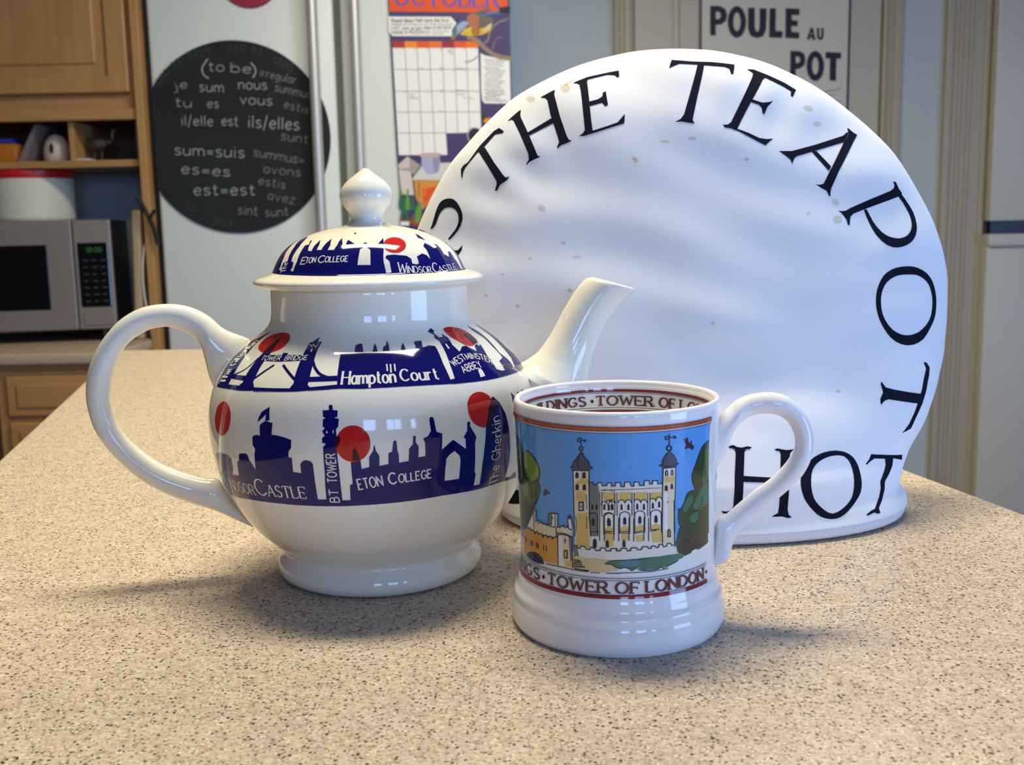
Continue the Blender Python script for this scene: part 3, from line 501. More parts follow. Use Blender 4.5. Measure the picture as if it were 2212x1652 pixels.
["t","glaze",2,"BRIDGE",[-3641,17305,-2372,17394],257,0.15,0,0,0],
["t","glaze",2,"WESTMINSTER",[4745,16683,5565,16946,6244,16933,6798,16776,7159,16458],336,0.13,0,0,0],
["t","glaze",2,"ABBEY",[5094,16285,5659,16399,6356,16438],343,0.13,0,0,0],
["t","glaze",2,"The Gherkin",[-7154,15766,-7229,16374,-7338,16968,-7380,17502,-7389,18217],813,0.13,1,0,0]],
"lower_skyline_print":[
["p","cobalt",0,[-7607,12428,-7181,12562,-6764,12647,-6073,12684,-5760,12546,-5795,12071,-5980,11756,-5445,11808,-5327,12502,-5192,12562,-5128,12838,-5002,12909,-4675,12948,-4560,12881,-4500,12663,-4396,12564,-4220,12263,-4163,12950,-4094,13235,-4204,13369,-4207,13731,-4114,13806,-3933,13849,-3802,13809,-3826,14269,-3695,14380,-3534,14485,-3405,14439,-3199,14408,-3228,13912,-3023,13910,-2869,13885,-2643,13847,-2497,13803,-2346,13748,-2366,13420,-2486,13251,-2506,13014,-2363,12987,-2375,12375,-2038,12340,-2029,12749,-1912,12883,-1771,12926,-1604,12878,-1512,12771,-1503,12214,-1501,11140,-1148,11153,-1078,12376,-1069,13502,-934,13644,-1102,13677,-1090,13887,-992,13958,-1094,14165,-990,14270,-1073,14373,-1062,14650,-964,14703,-1065,14754,-1094,15015,-845,15034,-857,15246,-716,15246,-696,15034,-498,15015,-502,14754,-637,14703,-449,14667,-474,14339,-555,14253,-542,13959,-518,13680,-542,13112,-507,12529,-496,11120,-180,11125,-142,11844,-36,11881,-50,12853,77,12886,313,12915,344,12549,623,12618,629,12611,640,13057,799,13317,822,13505,857,13571,898,13312,1022,13076,1009,12650,1346,12706,1358,13169,1494,13236,1559,13678,1620,13696,1676,13669,1696,13259,1743,13101,1751,12732,2111,12777,2138,13297,2280,13474,2310,13803,2367,13828,2414,13793,2403,13538,2510,13374,2494,12893,2770,12920,2759,13500,2688,13679,2887,13752,3017,13964,2987,14418,3016,14521,3091,14543,3170,14493,3211,14131,3239,13901,3473,13797,3435,13109,3918,13477,4488,12992,4480,13417,4388,13517,4567,13761,4598,14104,4681,14157,4759,14088,4712,13971,4816,13762,4999,13440,4930,13195,4994,11841,5064,11764,5054,11182,5373,11174,5362,12104,5524,13961,6163,15030,6484,14715,6760,14146,6930,13389,7069,12537,7134,11715,7045,11110,7515,11045,7950,11206,8264,10804,6751,10957,5331,10933,3542,10977,2020,10906,220,10850,-364,10824,-1781,10796,-3383,10772,-5147,10691,-7728,10366,-8438,10725,-8537,11059,-7681,11598,-7496,12009]],
["p","glaze",2,[-8536,11020,-8503,10959,-7766,10741,-8226,10590,-8407,10656,-8437,10748]],
["p","cobalt",0,[-3433,15073,-3354,14513,-3553,14463,-3559,14753,-3716,14581,-3952,14393,-3932,14537,-3798,14834]],
["p","rust",1,[-6568,14985,-6405,15008,-6240,14990,-6090,14947,-5955,14874,-5837,14777,-5748,14674,-5691,14576,-5659,14473,-5647,14356,-5654,14210,-5686,14048,-5744,13902,-5832,13782,-5946,13678,-6065,13595,-6177,13536,-6290,13498,-6415,13483,-6567,13490,-6737,13519,-6884,13575,-6989,13669,-7069,13791,-7128,13912,-7162,14021,-7169,14130,-7156,14248,-7140,14384,-7110,14529,-7038,14664,-6902,14793,-6733,14910]],
["p","rust",1,[710,13613,698,13494,670,13378,628,13268,571,13167,502,13076,422,13000,333,12939,237,12895,137,12869,35,12862,-66,12874,-164,12905,-256,12953,-340,13019,-414,13099,-476,13192,-525,13296,-559,13408,-578,13526,-582,13645,-571,13764,-544,13879,-502,13988,-446,14088,-378,14177,-299,14253,-211,14313,-115,14356,-15,14382,87,14389,188,14377,287,14346,380,14298,465,14234,539,14155,602,14062,652,13960,687,13849,706,13732]],
["p","rust",1,[4716,14782,4739,14895,4777,14993,4832,15081,4907,15162,4999,15232,5102,15285,5216,15320,5341,15338,5461,15338,5573,15321,5680,15287,5779,15230,5890,15148,5997,15044,6042,14927,5987,14806,5875,14674,5766,14511,5681,14277,5606,14012,5534,13822,5455,13761,5368,13776,5271,13814,5155,13862,5031,13932,4927,14016,4850,14115,4792,14228,4750,14352,4722,14493,4710,14645]],
["p","plum",2,[-606,13959,-400,13930,-416,13686,-494,13627,-519,13469,-613,13504]],
["p","plum",2,[16,12917,56,13389,134,13486,206,13314,313,12915]],
["p","plum",2,[6046,14938,6160,15022,6074,14581,5752,13765,5519,13820,5766,14511]],
["p","cobalt",0,[-927,13958,-542,13959,-542,13112,-1057,13109]],
["p","glaze",2,[-942,14080,-909,14201,-867,14080]],
["p","glaze",2,[-683,14202,-644,14202,-652,14080,-684,14080]],
["p","glaze",2,[3594,11693,3594,12212,3626,12689,3797,12882,3980,12977,4217,12717,4249,12512,4244,11679]],
["p","cobalt",0,[7478,15012,7687,14780,7912,14720,8035,14952,8307,14819,8670,14992,8652,14759,8830,14260,7890,14267,7443,14594]],
["t","glaze",2,"W",[-7602,10980,-6762,10985],787,0.1,1,0,0],
["t","glaze",2,"INDSOR",[-6618,10962,-5686,10975,-4613,11007],500,0.11,1,0,0],
["t","glaze",2,"C",[-4443,11035,-3856,11126],770,0.11,1,0,0],
["t","glaze",2,"ASTLE",[-3801,11100,-1985,11164],543,0.13,1,0,0],
["t","glaze",2,"BT",[-635,11024,-625,11633],357,0.13,0,0,0],
["t","glaze",2,"TOWER",[-627,11964,-616,13220],358,0.13,0,0,0],
["t","glaze",2,"ETON",[199,11622,1128,11767],464,0.12,0,0,0],
["t","glaze",2,"C",[1377,11781,1664,11831],507,0.13,0,0,0],
["t","glaze",2,"OLLEGE",[1735,11846,3026,11929],383,0.14,0,0,0],
["t","glaze",2,"The Gherkin",[6468,10991,6364,12313,6355,13338,6306,14145],496,0.11,1,0,0]],
"lid_skyline_print":[
["p","cobalt",0,[-4870,2650,-4904,3252,-5455,3819,-5496,4725,-5505,4865,-5500,4686,-4759,4120,-4183,3458,-4026,2988,-4132,2845,-3795,2806,-3873,3163,-3556,3276,-3705,3596,-3980,4133,-4569,4662,-4672,4926,-4197,4966,-3830,4647,-3469,4138,-3354,3536,-3239,3264,-3057,3249,-2987,3011,-3086,2846,-2862,2773,-2832,3270,-2966,3878,-3056,4221,-2823,4280,-3123,4647,-2940,4594,-2508,3865,-2275,3843,-2329,4178,-2314,4348,-2351,4695,-2084,4302,-2007,3913,-1744,3911,-1732,4255,-1703,4433,-1628,4759,-1397,4250,-1403,3907,-1079,3902,-1018,4243,-1032,4516,-990,4834,-770,4323,-777,4041,-575,4044,-576,4605,-511,4604,74,4096,382,4398,700,4099,990,4226,1387,4750,1140,3481,1124,3187,1176,2663,1390,2683,1369,3235,1215,3417,1307,3537,1616,3556,2174,3471,2343,3312,2326,3069,2526,3016,2634,3066,2662,3419,3003,3561,3208,3456,3303,3231,3396,3784,3365,4009,3679,4244,3710,4434,3580,4599,3750,4825,4036,5117,4044,4876,3940,4404,3958,4146,4482,4074,4469,3810,4377,3465,4702,3291,4963,3607,5206,3548,5157,3238,5295,2872,5352,2636,5630,2594,5757,3025,6176,3979,6557,4985,6536,4658,6494,3883,6470,3307,6142,2595,6348,2550,3047,2550,2168,2550,1424,2550,190,2550,-1148,2550,-2861,2595]],
["p","rust",1,[2381,4073,2324,3982,2256,3899,2176,3826,2089,3764,1995,3715,1899,3681,1801,3661,1704,3656,1612,3666,1525,3691,1446,3730,1378,3783,1322,3848,1281,3923,1257,4008,1250,4101,1264,4200,1300,4303,1358,4408,1438,4509,1538,4601,1655,4677,1785,4736,1919,4771,2051,4780,2173,4764,2277,4723,2359,4659,2417,4577,2450,4482,2460,4379,2450,4274,2423,4171]],
["p","glaze",2,[70,3079,105,3513,149,3910,400,4086,607,3860,582,3065]],
["p","cobalt",0,[-437,5328,-297,5480,-274,5209]],
["t","glaze",2,"E",[-2543,3128,-2289,3153],347,0.13,0,0,0],
["t","glaze",2,"TON",[-2285,3175,-1785,3228],284,0.14,0,0,0],
["t","glaze",2,"C",[-1664,3205,-1359,3226],355,0.13,0,0,0],
["t","glaze",2,"OLLEGE",[-1335,3237,-337,3257],288,0.14,0,0,0],
["t","glaze",2,"W",[1634,2683,1998,2626],472,0.11,1,0,0],
["t","glaze",2,"INDSOR",[2015,2632,3129,2550],333,0.12,1,0,0],
["t","glaze",2,"C",[3227,2571,3511,2550],492,0.12,1,0,0],
["t","glaze",2,"ASTLE",[3548,2556,4840,2623],319,0.13,1,0,0],
["t","glaze",2,"The",[-3396,2756,-3452,3201],383,0.12,1,0,0]],
"castle_scene":[
["p","tree_dark",1,[-6295,12994,-6300,13117,-6325,13012,-5645,12863,-5070,12541,-4904,12203,-4678,12495,-4414,12515,-4013,12314,-3741,12027,-3678,11703,-3814,11419,-3695,11151,-3769,10860,-4053,10400,-4382,9858,-4950,9209,-5674,8976,-6344,9111,-6306,9781,-6291,10759]],
["p","leaf",2,[-4863,12211,-4808,12292,-4732,12354,-4651,12402,-4582,12437,-4531,12462,-4487,12475,-4439,12475,-4377,12461,-4293,12427,-4197,12376,-4101,12315,-4018,12252,-3943,12184,-3872,12110,-3812,12034,-3768,11961,-3741,11892,-3728,11824,-3727,11757,-3739,11692,-3767,11627,-3810,11562,-3864,11500,-3925,11443,-3997,11388,-4083,11334,-4174,11291,-4260,11268,-4338,11269,-4413,11289,-4486,11325,-4559,11375,-4637,11441,-4718,11522,-4791,11616,-4846,11717,-4879,11836,-4894,11971,-4889,12102]],
["p","leaf_mid",2,[-4898,11301,-4757,11315,-4605,11282,-4456,11235,-4324,11209,-4199,11217,-4079,11242,-3972,11264,-3888,11267,-3825,11246,-3778,11211,-3746,11166,-3729,11113,-3731,11051,-3748,10978,-3779,10899,-3820,10819,-3873,10735,-3939,10645,-4016,10558,-4100,10483,-4194,10418,-4301,10358,-4417,10313,-4535,10291,-4661,10294,-4800,10317,-4939,10358,-5062,10415,-5164,10495,-5248,10598,-5298,10713,-5300,10830,-5245,10959,-5147,11099,-5027,11222]],
["p","leaf_mid",2,[-5913,12682,-5696,12703,-5493,12664,-5330,12591,-5221,12511,-5154,12428,-5109,12333,-5086,12233,-5088,12133,-5121,12024,-5184,11904,-5269,11797,-5365,11729,-5486,11705,-5651,11710,-5855,11730,-6105,11751,-6347,11790,-6346,11905,-6345,12027,-6345,12145,-6345,12275,-6345,12416,-6146,12576]],
["p","leaf",3,[-4927,11075,-4841,11116,-4740,11141,-4648,11144,-4585,11121,-4550,11061,-4531,10972,-4531,10873,-4552,10786,-4606,10705,-4691,10621,-4788,10554,-4874,10523,-4949,10543,-5021,10600,-5079,10675,-5106,10750,-5096,10831,-5055,10924,-4995,11011]],
["l","ink",4,34,[-4946,12194,-4924,12088,-4905,11981,-4880,11877,-4838,11781,-4777,11693,-4703,11610,-4625,11535,-4550,11470,-4478,11414,-4408,11367,-4335,11332,-4256,11315,-4170,11323,-4079,11352,-3988,11387,-3902,11417]],
["l","ink",4,34,[-4813,11351,-4709,11322,-4608,11295,-4518,11261,-4445,11213,-4391,11149,-4349,11072,-4316,10989,-4291,10906,-4275,10824,-4269,10740,-4266,10656,-4261,10571]],
["l","ink",4,34,[-6327,12979,-6331,12909,-6085,12892,-5709,12898,-5497,12861,-5334,12800,-5196,12724,-5086,12640,-5006,12554,-4959,12468,-4936,12380,-4922,12291,-4904,12203]],
["l","ink",4,34,[-4414,12509,-4305,12468,-4199,12428,-4101,12383,-4012,12329,-3928,12263,-3850,12188,-3782,12108,-3731,12029,-3699,11948,-3681,11865,-3674,11782,-3678,11703,-3697,11630,-3729,11560,-3768,11491,-3804,11421]],
["l","ink",4,34,[-3804,11421,-3772,11354,-3737,11287,-3708,11220,-3695,11151,-3698,11083,-3714,11016,-3742,10943,-3779,10858,-3830,10757,-3896,10642,-3969,10522,-4042,10403]],
["l","ink",4,34,[-5143,11778,-5105,11715,-5070,11651,-5034,11589,-4995,11529,-4952,11474,-4906,11422,-4860,11371,-4817,11319]],
["l","ink",4,34,[-4016,11241,-3999,11175,-3979,11108,-3964,11042,-3958,10976,-3967,10910,-3985,10845,-4008,10780,-4029,10715]],
["p","tree_dark",1,[3819,12937,3582,12830,3316,12727,3088,12406,2921,12075,2727,11719,2800,11346,2923,11097,2540,11030,2355,10670,2103,10290,2113,9956,2200,9791,2107,9504,4181,9043]],
["p","tree_dark",1,[2044,10509,2101,10206,2175,9926,2246,9780,2119,9559,2059,9327,1982,9165,2088,8729,2471,8521,2793,8563,3003,8702,3313,8593,3980,8671,4119,8675,3998,10172]],
["p","pine",2,[3367,11086,3524,11181,3713,11248,3873,11208,3978,10977,4036,10642,4019,10390,3889,10313,3704,10314,3559,10312,3488,10272,3441,10233,3366,10216,3230,10234,3075,10272,2960,10317,2895,10366,2860,10424,2860,10488,2908,10556,2991,10629,3082,10718,3166,10839,3256,10975]],
["p","pine",2,[3013,10184,3111,10165,3202,10120,3268,10069,3298,10021,3299,9968,3277,9914,3232,9848,3166,9780,3083,9742,2971,9751,2846,9789,2756,9840,2706,9908,2685,9991,2703,10063,2780,10120,2899,10166]],
["p","leaf_mid",2,[3546,12565,3619,12672,3725,12723,3816,12635,3879,12297,3919,11820,3921,11458,3866,11340,3776,11339,3699,11321,3651,11210,3612,11082,3567,11044,3499,11164,3427,11371,3391,11567,3418,11711,3480,11844,3530,11994,3536,12192,3528,12406]],
["p","pine",2,[2358,10579,2418,10689,2505,10793,2587,10871,2649,10921,2705,10944,2753,10932,2804,10869,2848,10770,2852,10672,2794,10583,2698,10494,2605,10415,2517,10334,2430,10262,2369,10246,2341,10321,2337,10452]],
["p","bark",2,[2148,9689,2225,9765,2335,9800,2454,9797,2590,9753,2738,9670,2840,9559,2867,9401,2841,9217,2778,9083,2670,9033,2531,9031,2405,9049,2295,9076,2194,9124,2128,9208,2103,9357,2111,9544]],
["p","bark",2,[2131,9072,2245,9076,2443,9030,2664,8998,2906,9017,3185,9047,3442,9042,3666,8981,3850,8891,3906,8815,3752,8771,3490,8735,3262,8701,3096,8673,2944,8652,2790,8645,2617,8650,2443,8668,2308,8716,2203,8828,2129,8974]],
["l","ink",4,30,[3388,10746,3414,10721,3443,10697,3467,10669,3479,10635,3477,10592,3466,10541,3443,10488,3407,10437,3356,10385,3291,10330,3222,10281,3156,10246,3095,10231,3035,10229,2976,10233,2918,10234]],
["l","ink",4,30,[3214,10112,3237,10062,3265,10013,3283,9963,3277,9914,3238,9859,3176,9800,3105,9750,3035,9722,2967,9724,2896,9749,2825,9782,2757,9809]],
["l","ink",4,30,[2923,11097,2818,11089,2714,11083,2619,11068,2540,11030,2483,10961,2441,10869,2402,10768,2355,10670,2290,10576,2216,10479,2149,10382,2103,10290,2086,10199,2088,10110,2099,10028,2113,9956,2129,9900,2151,9857,2176,9817,2200,9776]],
["l","ink",4,30,[3727,12894,3613,12857,3502,12821,3401,12780,3316,12727,3246,12657,3188,12576,3137,12491,3088,12406,3043,12325,3002,12243,2963,12160,2921,12075,2870,11988,2813,11899,2765,11808,2736,11717,2735,11625,2752,11533,2778,11439,2800,11346]],
["l","ink",4,26,[2246,9780,2212,9725,2178,9670,2145,9615,2119,9559,2100,9502,2088,9443,2077,9384,2066,9326]],
["l","ink",4,26,[2332,9171,2404,9154,2479,9133,2553,9117,2623,9115,2684,9132,2741,9162,2795,9198,2852,9231]],
["l","ink",4,26,[3035,8754,3134,8760,3236,8766,3343,8768,3455,8764,3573,8753,3699,8734,3833,8711,3979,8685]],
["p","paper",0,[-6356,8612,-2108,8871,2013,8989,3997,8928,4043,7460,2506,7589,812,7628,-455,7600,-1736,7618,-3513,7546,-6373,7072]],
["p","sand",2,[-2152,8697,-1163,8712,-272,8670,809,8680,-185,8413,-363,8228,-988,8132,-1691,8162,-2182,8189]],
["p","lawn",3,[-549,8630,-318,8673,147,8747,673,8719,1223,8726,2138,8693,2435,8529,2313,8458,2142,8449,1947,8348,1759,8298,1517,8266,1226,8223,836,8223,540,8219,408,8334,303,8313,172,8224,-9,8337,-139,8352,-293,8312,-448,8378,-628,8481,-887,8497,-782,8582]],
["p","lawn_blue",4,[-318,8539,-207,8591,-22,8639,147,8667,274,8670,384,8655,460,8626,493,8578,490,8517,461,8465,403,8429,319,8401,224,8383,115,8375,-6,8376,-113,8392,-216,8431,-304,8486]],
["l","ink",5,36,[-861,8485,-602,8468,-422,8351,-268,8304,-139,8352,-9,8329,172,8224,355,8324,487,8223,837,8183,1226,8210,1341,8276,1458,8207,1759,8298,1947,8348,2143,8422]],
["l","ink",5,26,[-730,8597,-112,8659,408,8642,1082,8709]],
["l","ink",5,52,[-2126,8522,-1839,8520]],
["l","ink",5,52,[-2128,8427,-1784,8460]],
["l","ink",5,52,[-2129,8346,-1758,8368]],
["l","ink",5,52,[-2131,8251,-1648,8300]],
["l","ink",5,52,[-2103,8174,-1486,8156]],
["l","ink",5,32,[-2079,8678,-1836,8710,-1317,8682,-272,8660]],
["p","wall",3,[-1404,11663,-1273,11686,-1246,11585,-1116,11591,-1086,11676,-952,11681,-925,11555,-761,11570,-732,11680,-592,11682,-587,11550,-452,11563,-424,11699,-340,11699,-268,11699,-240,11537,-114,11536,-86,11712,96,11708,125,11569,238,11536,255,11703,423,11696,455,11562,625,11552,644,11743,814,11732,833,11598,952,11589,969,11720,1145,11705,1165,11570,1351,11573,1423,9039,807,9030,-271,9001,-1178,8987,-1490,9017]],
["p","stone_grey",4,[-1405,11634,-1273,11672,-1246,11570,-1073,11564,-1062,11357,-1100,9565,-1442,9539]],
["l","ink",6,36,[-1404,11663,-1273,11686,-1246,11585,-1116,11591,-1086,11676,-952,11681,-925,11555,-761,11570,-732,11680,-592,11682,-587,11550,-452,11563,-424,11699,-340,11699,-268,11699,-240,11537,-114,11536,-86,11712,96,11708,125,11569,238,11536,255,11703,423,11696,455,11562,625,11552,644,11743,814,11732,833,11598,952,11589,969,11720,1145,11705,1165,11570,1351,11573]],
["l","ink",6,22,[-889,11379,-606,11417,381,11433,817,11436,1273,11406]],
["l","ink",6,22,[-1019,11389,-763,11413,-453,11360]],
["p","ochre",4,[-906,11290,-454,11315,-455,11138,-653,10972,-765,11132,-908,11068]],
["p","ochre",4,[-918,11304,-438,11339,-439,11079,-681,10897,-921,11067]],
["p","ochre",4,[-311,11316,139,11333,140,11072,-87,10900,-312,11079]],
["p","ochre",4,[267,11305,730,11304,732,11043,499,10879,268,11068]],
["p","ochre",4,[863,11270,1306,11254,1311,10992,1088,10836,866,11033]],
["p","ink",6,[-1358,10611,-1355,10757,-1336,10805,-1316,10823,-1297,10807,-1279,10763,-1281,10616]],
["p","ink",6,[-1196,10622,-1194,10768,-1175,10815,-1156,10833,-1137,10817,-1119,10772,-1121,10626]],
["p","ink",6,[-905,10616,-903,10791,-881,10847,-859,10868,-838,10848,-817,10794,-819,10619]],
["p","paper",5,[-972,10515,-968,10857,-915,10949,-801,10953,-751,10865,-754,10523]],
["l","ink",6,34,[-974,10797,-974,10857,-964,10894,-932,10931,-885,10953,-832,10955,-785,10937,-754,10902,-745,10865,-746,10806]],
["p","ink",6,[-628,10625,-627,10800,-605,10855,-583,10875,-562,10856,-542,10801,-543,10626]],
["p","paper",5,[-694,10525,-691,10867,-639,10957,-526,10959,-476,10871,-478,10529]],
["l","ink",6,34,[-697,10807,-697,10867,-688,10904,-656,10940,-609,10961,-557,10962,-510,10943,-479,10908,-470,10871,-471,10812]],
["p","paper",5,[-801,10522,-797,10864,-745,10946,-643,10948,-593,10869,-595,10527]],
["p","ink",6,[-740,10601,-738,10784,-716,10842,-695,10864,-674,10844,-653,10787,-655,10603]],
["l","ink",6,34,[-806,10878,-805,10919,-796,10956,-765,10991,-719,11012,-668,11013,-623,10995,-592,10961,-584,10925,-584,10884]],
["p","paper",5,[-664,10541,-661,10883,-609,10964,-507,10965,-457,10886,-459,10544]],
["p","ink",6,[-603,10619,-602,10803,-580,10860,-559,10882,-538,10861,-517,10804,-518,10621]],
["l","ink",6,34,[-669,10897,-669,10938,-660,10974,-629,11010,-583,11030,-532,11031,-487,11012,-457,10978,-448,10942,-449,10901]],
["p","paper",5,[-323,10545,-322,10887,-270,10967,-169,10966,-118,10885,-119,10544]],
["p","ink",6,[-263,10622,-263,10805,-241,10863,-220,10883,-199,10862,-178,10805,-178,10622]],
["l","ink",6,34,[-330,10902,-330,10942,-321,10978,-291,11013,-245,11032,-194,11032,-148,11012,-118,10977,-110,10941,-110,10900]],
["p","paper",5,[-68,10543,-67,10885,-16,10964,86,10961,137,10880,138,10539]],
["p","ink",6,[-8,10619,-8,10802,14,10859,35,10880,56,10858,77,10800,78,10617]],
["l","ink",6,34,[-76,10900,-76,10941,-67,10976,-37,11010,9,11029,60,11028,106,11007,137,10972,146,10935,146,10895]],
["p","paper",5,[267,10549,266,10890,317,10968,421,10964,473,10881,475,10539]],
["p","ink",6,[327,10624,326,10807,348,10863,369,10883,391,10861,413,10803,414,10620]],
["l","ink",6,34,[257,10905,257,10946,266,10982,296,11015,342,11033,395,11030,441,11009,472,10973,482,10936,482,10895]],
["p","paper",5,[519,10528,517,10870,569,10947,674,10940,728,10856,731,10514]],
["p","ink",6,[580,10602,579,10785,600,10841,622,10860,644,10838,667,10779,668,10596]],
["l","ink",6,34,[508,10885,508,10926,516,10961,547,10994,594,11011,647,11008,695,10985,727,10948,736,10912,737,10871]],
["p","paper",5,[868,10552,864,10894,918,10970,1027,10961,1083,10875,1087,10532]],
["p","ink",6,[931,10624,928,10807,950,10863,973,10882,996,10859,1020,10799,1022,10616]],
["l","ink",6,34,[855,10909,855,10950,864,10986,895,11018,944,11033,999,11029,1048,11005,1081,10967,1091,10930,1092,10889]],
["p","paper",5,[1118,10580,1113,10923,1167,10998,1279,10987,1338,10900,1344,10557]],
["p","ink",6,[1182,10651,1179,10835,1201,10891,1224,10909,1248,10886,1273,10826,1276,10642]],
["l","ink",6,34,[1103,10939,1103,10980,1112,11015,1144,11047,1194,11061,1250,11056,1301,11031,1336,10993,1346,10955,1347,10914]],
["l","ink",6,40,[-1468,9597,-1455,10335,-1441,10388,-1394,10442,-1325,10475,-1248,10481,-1181,10457,-1137,10409,-1125,10358,-1135,9622]],
["p","ink",7,[-1360,9967,-1356,10186,-1323,10257,-1290,10284,-1258,10261,-1226,10195,-1230,9977]],
["p","paper",5,[-892,9651,-885,10339,-810,10486,-700,10525,-591,10492,-519,10350,-523,9663]],
["p","ochre",6,[-863,9652,-860,9892,-705,9987,-551,9931,-553,9662]],
["l","ink",6,40,[-892,9651,-885,10366,-869,10426,-818,10485,-742,10519,-658,10522,-582,10491,-533,10435,-519,10376,-523,9663]],
["p","ink",7,[-767,10015,-765,10233,-733,10302,-702,10328,-670,10304,-639,10237,-641,10019]],
["p","paper",5,[-876,9621,-869,10310,-793,10456,-681,10495,-570,10462,-497,10320,-502,9633]],
["p","ochre",6,[-846,9623,-844,9863,-686,9958,-530,9902,-531,9632]],
["l","ink",6,40,[-876,9621,-869,10334,-853,10395,-801,10455,-724,10490,-638,10492,-562,10462,-511,10404,-497,10344,-502,9633]],
["p","ink",7,[-749,9986,-747,10204,-714,10273,-683,10299,-652,10275,-621,10207,-622,9990]],
["p","paper",5,[-292,9695,-290,10382,-214,10524,-102,10559,11,10521,86,10376,87,9690]],
["p","ochre",6,[-262,9695,-261,9934,-102,10022,56,9960,56,9690]],
["l","ink",6,40,[-292,9695,-289,10403,-274,10464,-223,10523,-145,10555,-58,10554,20,10519,71,10459,86,10398,87,9690]],
["p","ink",7,[-165,10053,-165,10270,-133,10338,-102,10362,-71,10337,-39,10268,-40,10051]],
["p","paper",5,[278,9722,276,10409,352,10548,466,10578,582,10536,661,10388,666,9700]],
["p","ochre",6,[309,9721,308,9960,469,10042,633,9972,635,9703]],
["l","ink",6,40,[278,9722,276,10430,291,10491,343,10547,422,10576,511,10572,591,10534,645,10472,661,10409,666,9700]],
["p","ink",7,[405,10075,404,10292,435,10359,467,10382,500,10355,532,10285,533,10068]],
["p","paper",5,[895,9719,888,10407,971,10543,1099,10567,1230,10518,1321,10365,1333,9674]],
["p","ochre",6,[929,9716,927,9955,1106,10029,1292,9949,1297,9678]],
["l","ink",6,40,[895,9719,888,10419,904,10483,961,10540,1049,10567,1150,10558,1241,10513,1303,10444,1321,10377,1333,9674]],
["p","ink",7,[1038,10065,1035,10283,1068,10348,1102,10370,1136,10342,1172,10270,1175,10052]],
["l","ink",7,38,[-1043,10331,-1060,9397]],
["l","ink",7,38,[-863,10312,-873,9380]],
["l","ink",7,38,[-503,10349,-514,9418]],
["l","ink",7,38,[-326,10324,-330,9394]],
["l","ink",7,38,[61,10346,57,9416]],
["l","ink",7,38,[240,10314,242,9384]],
["l","ink",7,38,[628,10320,629,9390]],
["l","ink",7,38,[814,10280,822,9348]],
["l","ink",7,32,[-472,11300,-477,10395]],
["l","ink",7,32,[-382,11301,-386,10396]],
["l","ink",7,32,[171,11293,172,10389]],
["l","ink",7,32,[253,11290,256,10386]],
["l","ink",7,32,[766,11263,774,10356]],
["l","ink",7,32,[855,11256,864,10349]],
["l","ink",7,32,[-1032,11285,-1044,10377]],
["l","ink",7,32,[-946,11288,-957,10381]],
["l","ink",7,32,[-1034,11329,-1046,10347]],
["l","ink",7,32,[-945,11333,-957,10351]],
["l","ink",7,34,[-287,9780,31,9784]],
["l","ink",7,34,[-288,9713,57,9714]],
["l","ink",7,34,[262,9742,587,9787]],
["l","ink",7,34,[262,9697,588,9725]],
["l","ink",7,34,[880,9797,1252,9787,935,9733]],
["l","ink",7,34,[-1435,9731,-1092,9742]],
["l","ink",7,34,[-885,9780,-578,9790]],
["l","ink",7,34,[-886,9705,-579,9715]],
["l","ink",7,34,[-900,9752,-580,9785]],
["p","ochre",6,[-262,9660,31,9678,31,9438,-212,9420]],
["p","ochre",6,[288,9622,641,9623,643,9357,341,9353]],
["p","ochre",6,[922,9687,1339,9665,1345,9263,980,9281]],
["p","ochre",6,[-861,9674,-528,9706,-531,9199,-814,9169]],
["p","ochre",6,[-875,9674,-568,9705,-570,9439,-826,9409]],
["p","ink",7,[-190,9160,-189,9375,-160,9442,-130,9466,-101,9441,-72,9374,-72,9159]],
["p","ink",7,[-1325,9097,-1321,9360,-1280,9446,-1240,9479,-1201,9452,-1163,9372,-1166,9109]],
["p","ink",7,[-807,9129,-805,9335,-778,9401,-752,9425,-727,9403,-702,9339,-704,9133]],
["p","ink",7,[-829,9168,-827,9355,-801,9415,-775,9438,-749,9417,-724,9359,-726,9172]],
["p","cream",8,[-2049,12096,-1416,12147,-1447,10440,-1390,9001,-2054,9018,-2051,10380]],
["p","paper",9,[-2037,12091,-1736,12118,-1790,11752,-2049,11638]],
["p","ochre",9,[-1911,11786,-1578,11829,-1447,11749,-1449,11601,-1932,11560]],
["p","ochre",9,[-1940,11262,-1573,11310,-1581,10922,-1733,10894,-1964,10945]],
["p","ochre",9,[-1915,10411,-1500,10465,-1449,9086,-2010,9085]],
["p","paper",9,[-1559,11296,-1440,11305,-1454,10529,-1574,10519]],
["l","ink",10,38,[-2049,12096,-2049,11280,-2051,10380,-2043,9475]],
["l","ink",10,44,[-1422,12147,-1436,11038,-1438,10291,-1403,9543]],
["l","ink",10,28,[-1996,10296,-1954,10090,-1997,9662]],
["l","ink",10,32,[-1546,11208,-1530,10792,-1528,10583]],
["l","ink",10,28,[-1533,10313,-1558,9830]],
["p","ink",10,[-1967,11789,-1962,11964,-1925,12023,-1889,12046,-1855,12029,-1821,11977,-1825,11802]],
["p","ink",10,[-1686,11814,-1682,11989,-1646,12046,-1611,12069,-1578,12052,-1545,11999,-1548,11825]],
["p","ink",10,[-1973,11327,-1968,11503,-1931,11561,-1895,11585,-1860,11568,-1826,11517,-1830,11341]],
["p","ink",10,[-1687,11339,-1683,11514,-1647,11572,-1612,11595,-1578,11578,-1545,11525,-1549,11351]],
["p","ink",10,[-1862,10881,-1642,10902,-1644,10528,-1865,10506]],
["p","paper",11,[-1811,10820,-1704,10831,-1703,10582,-1814,10571]],
["p","ink",12,[-1782,10769,-1730,10774,-1733,10624,-1785,10619]],
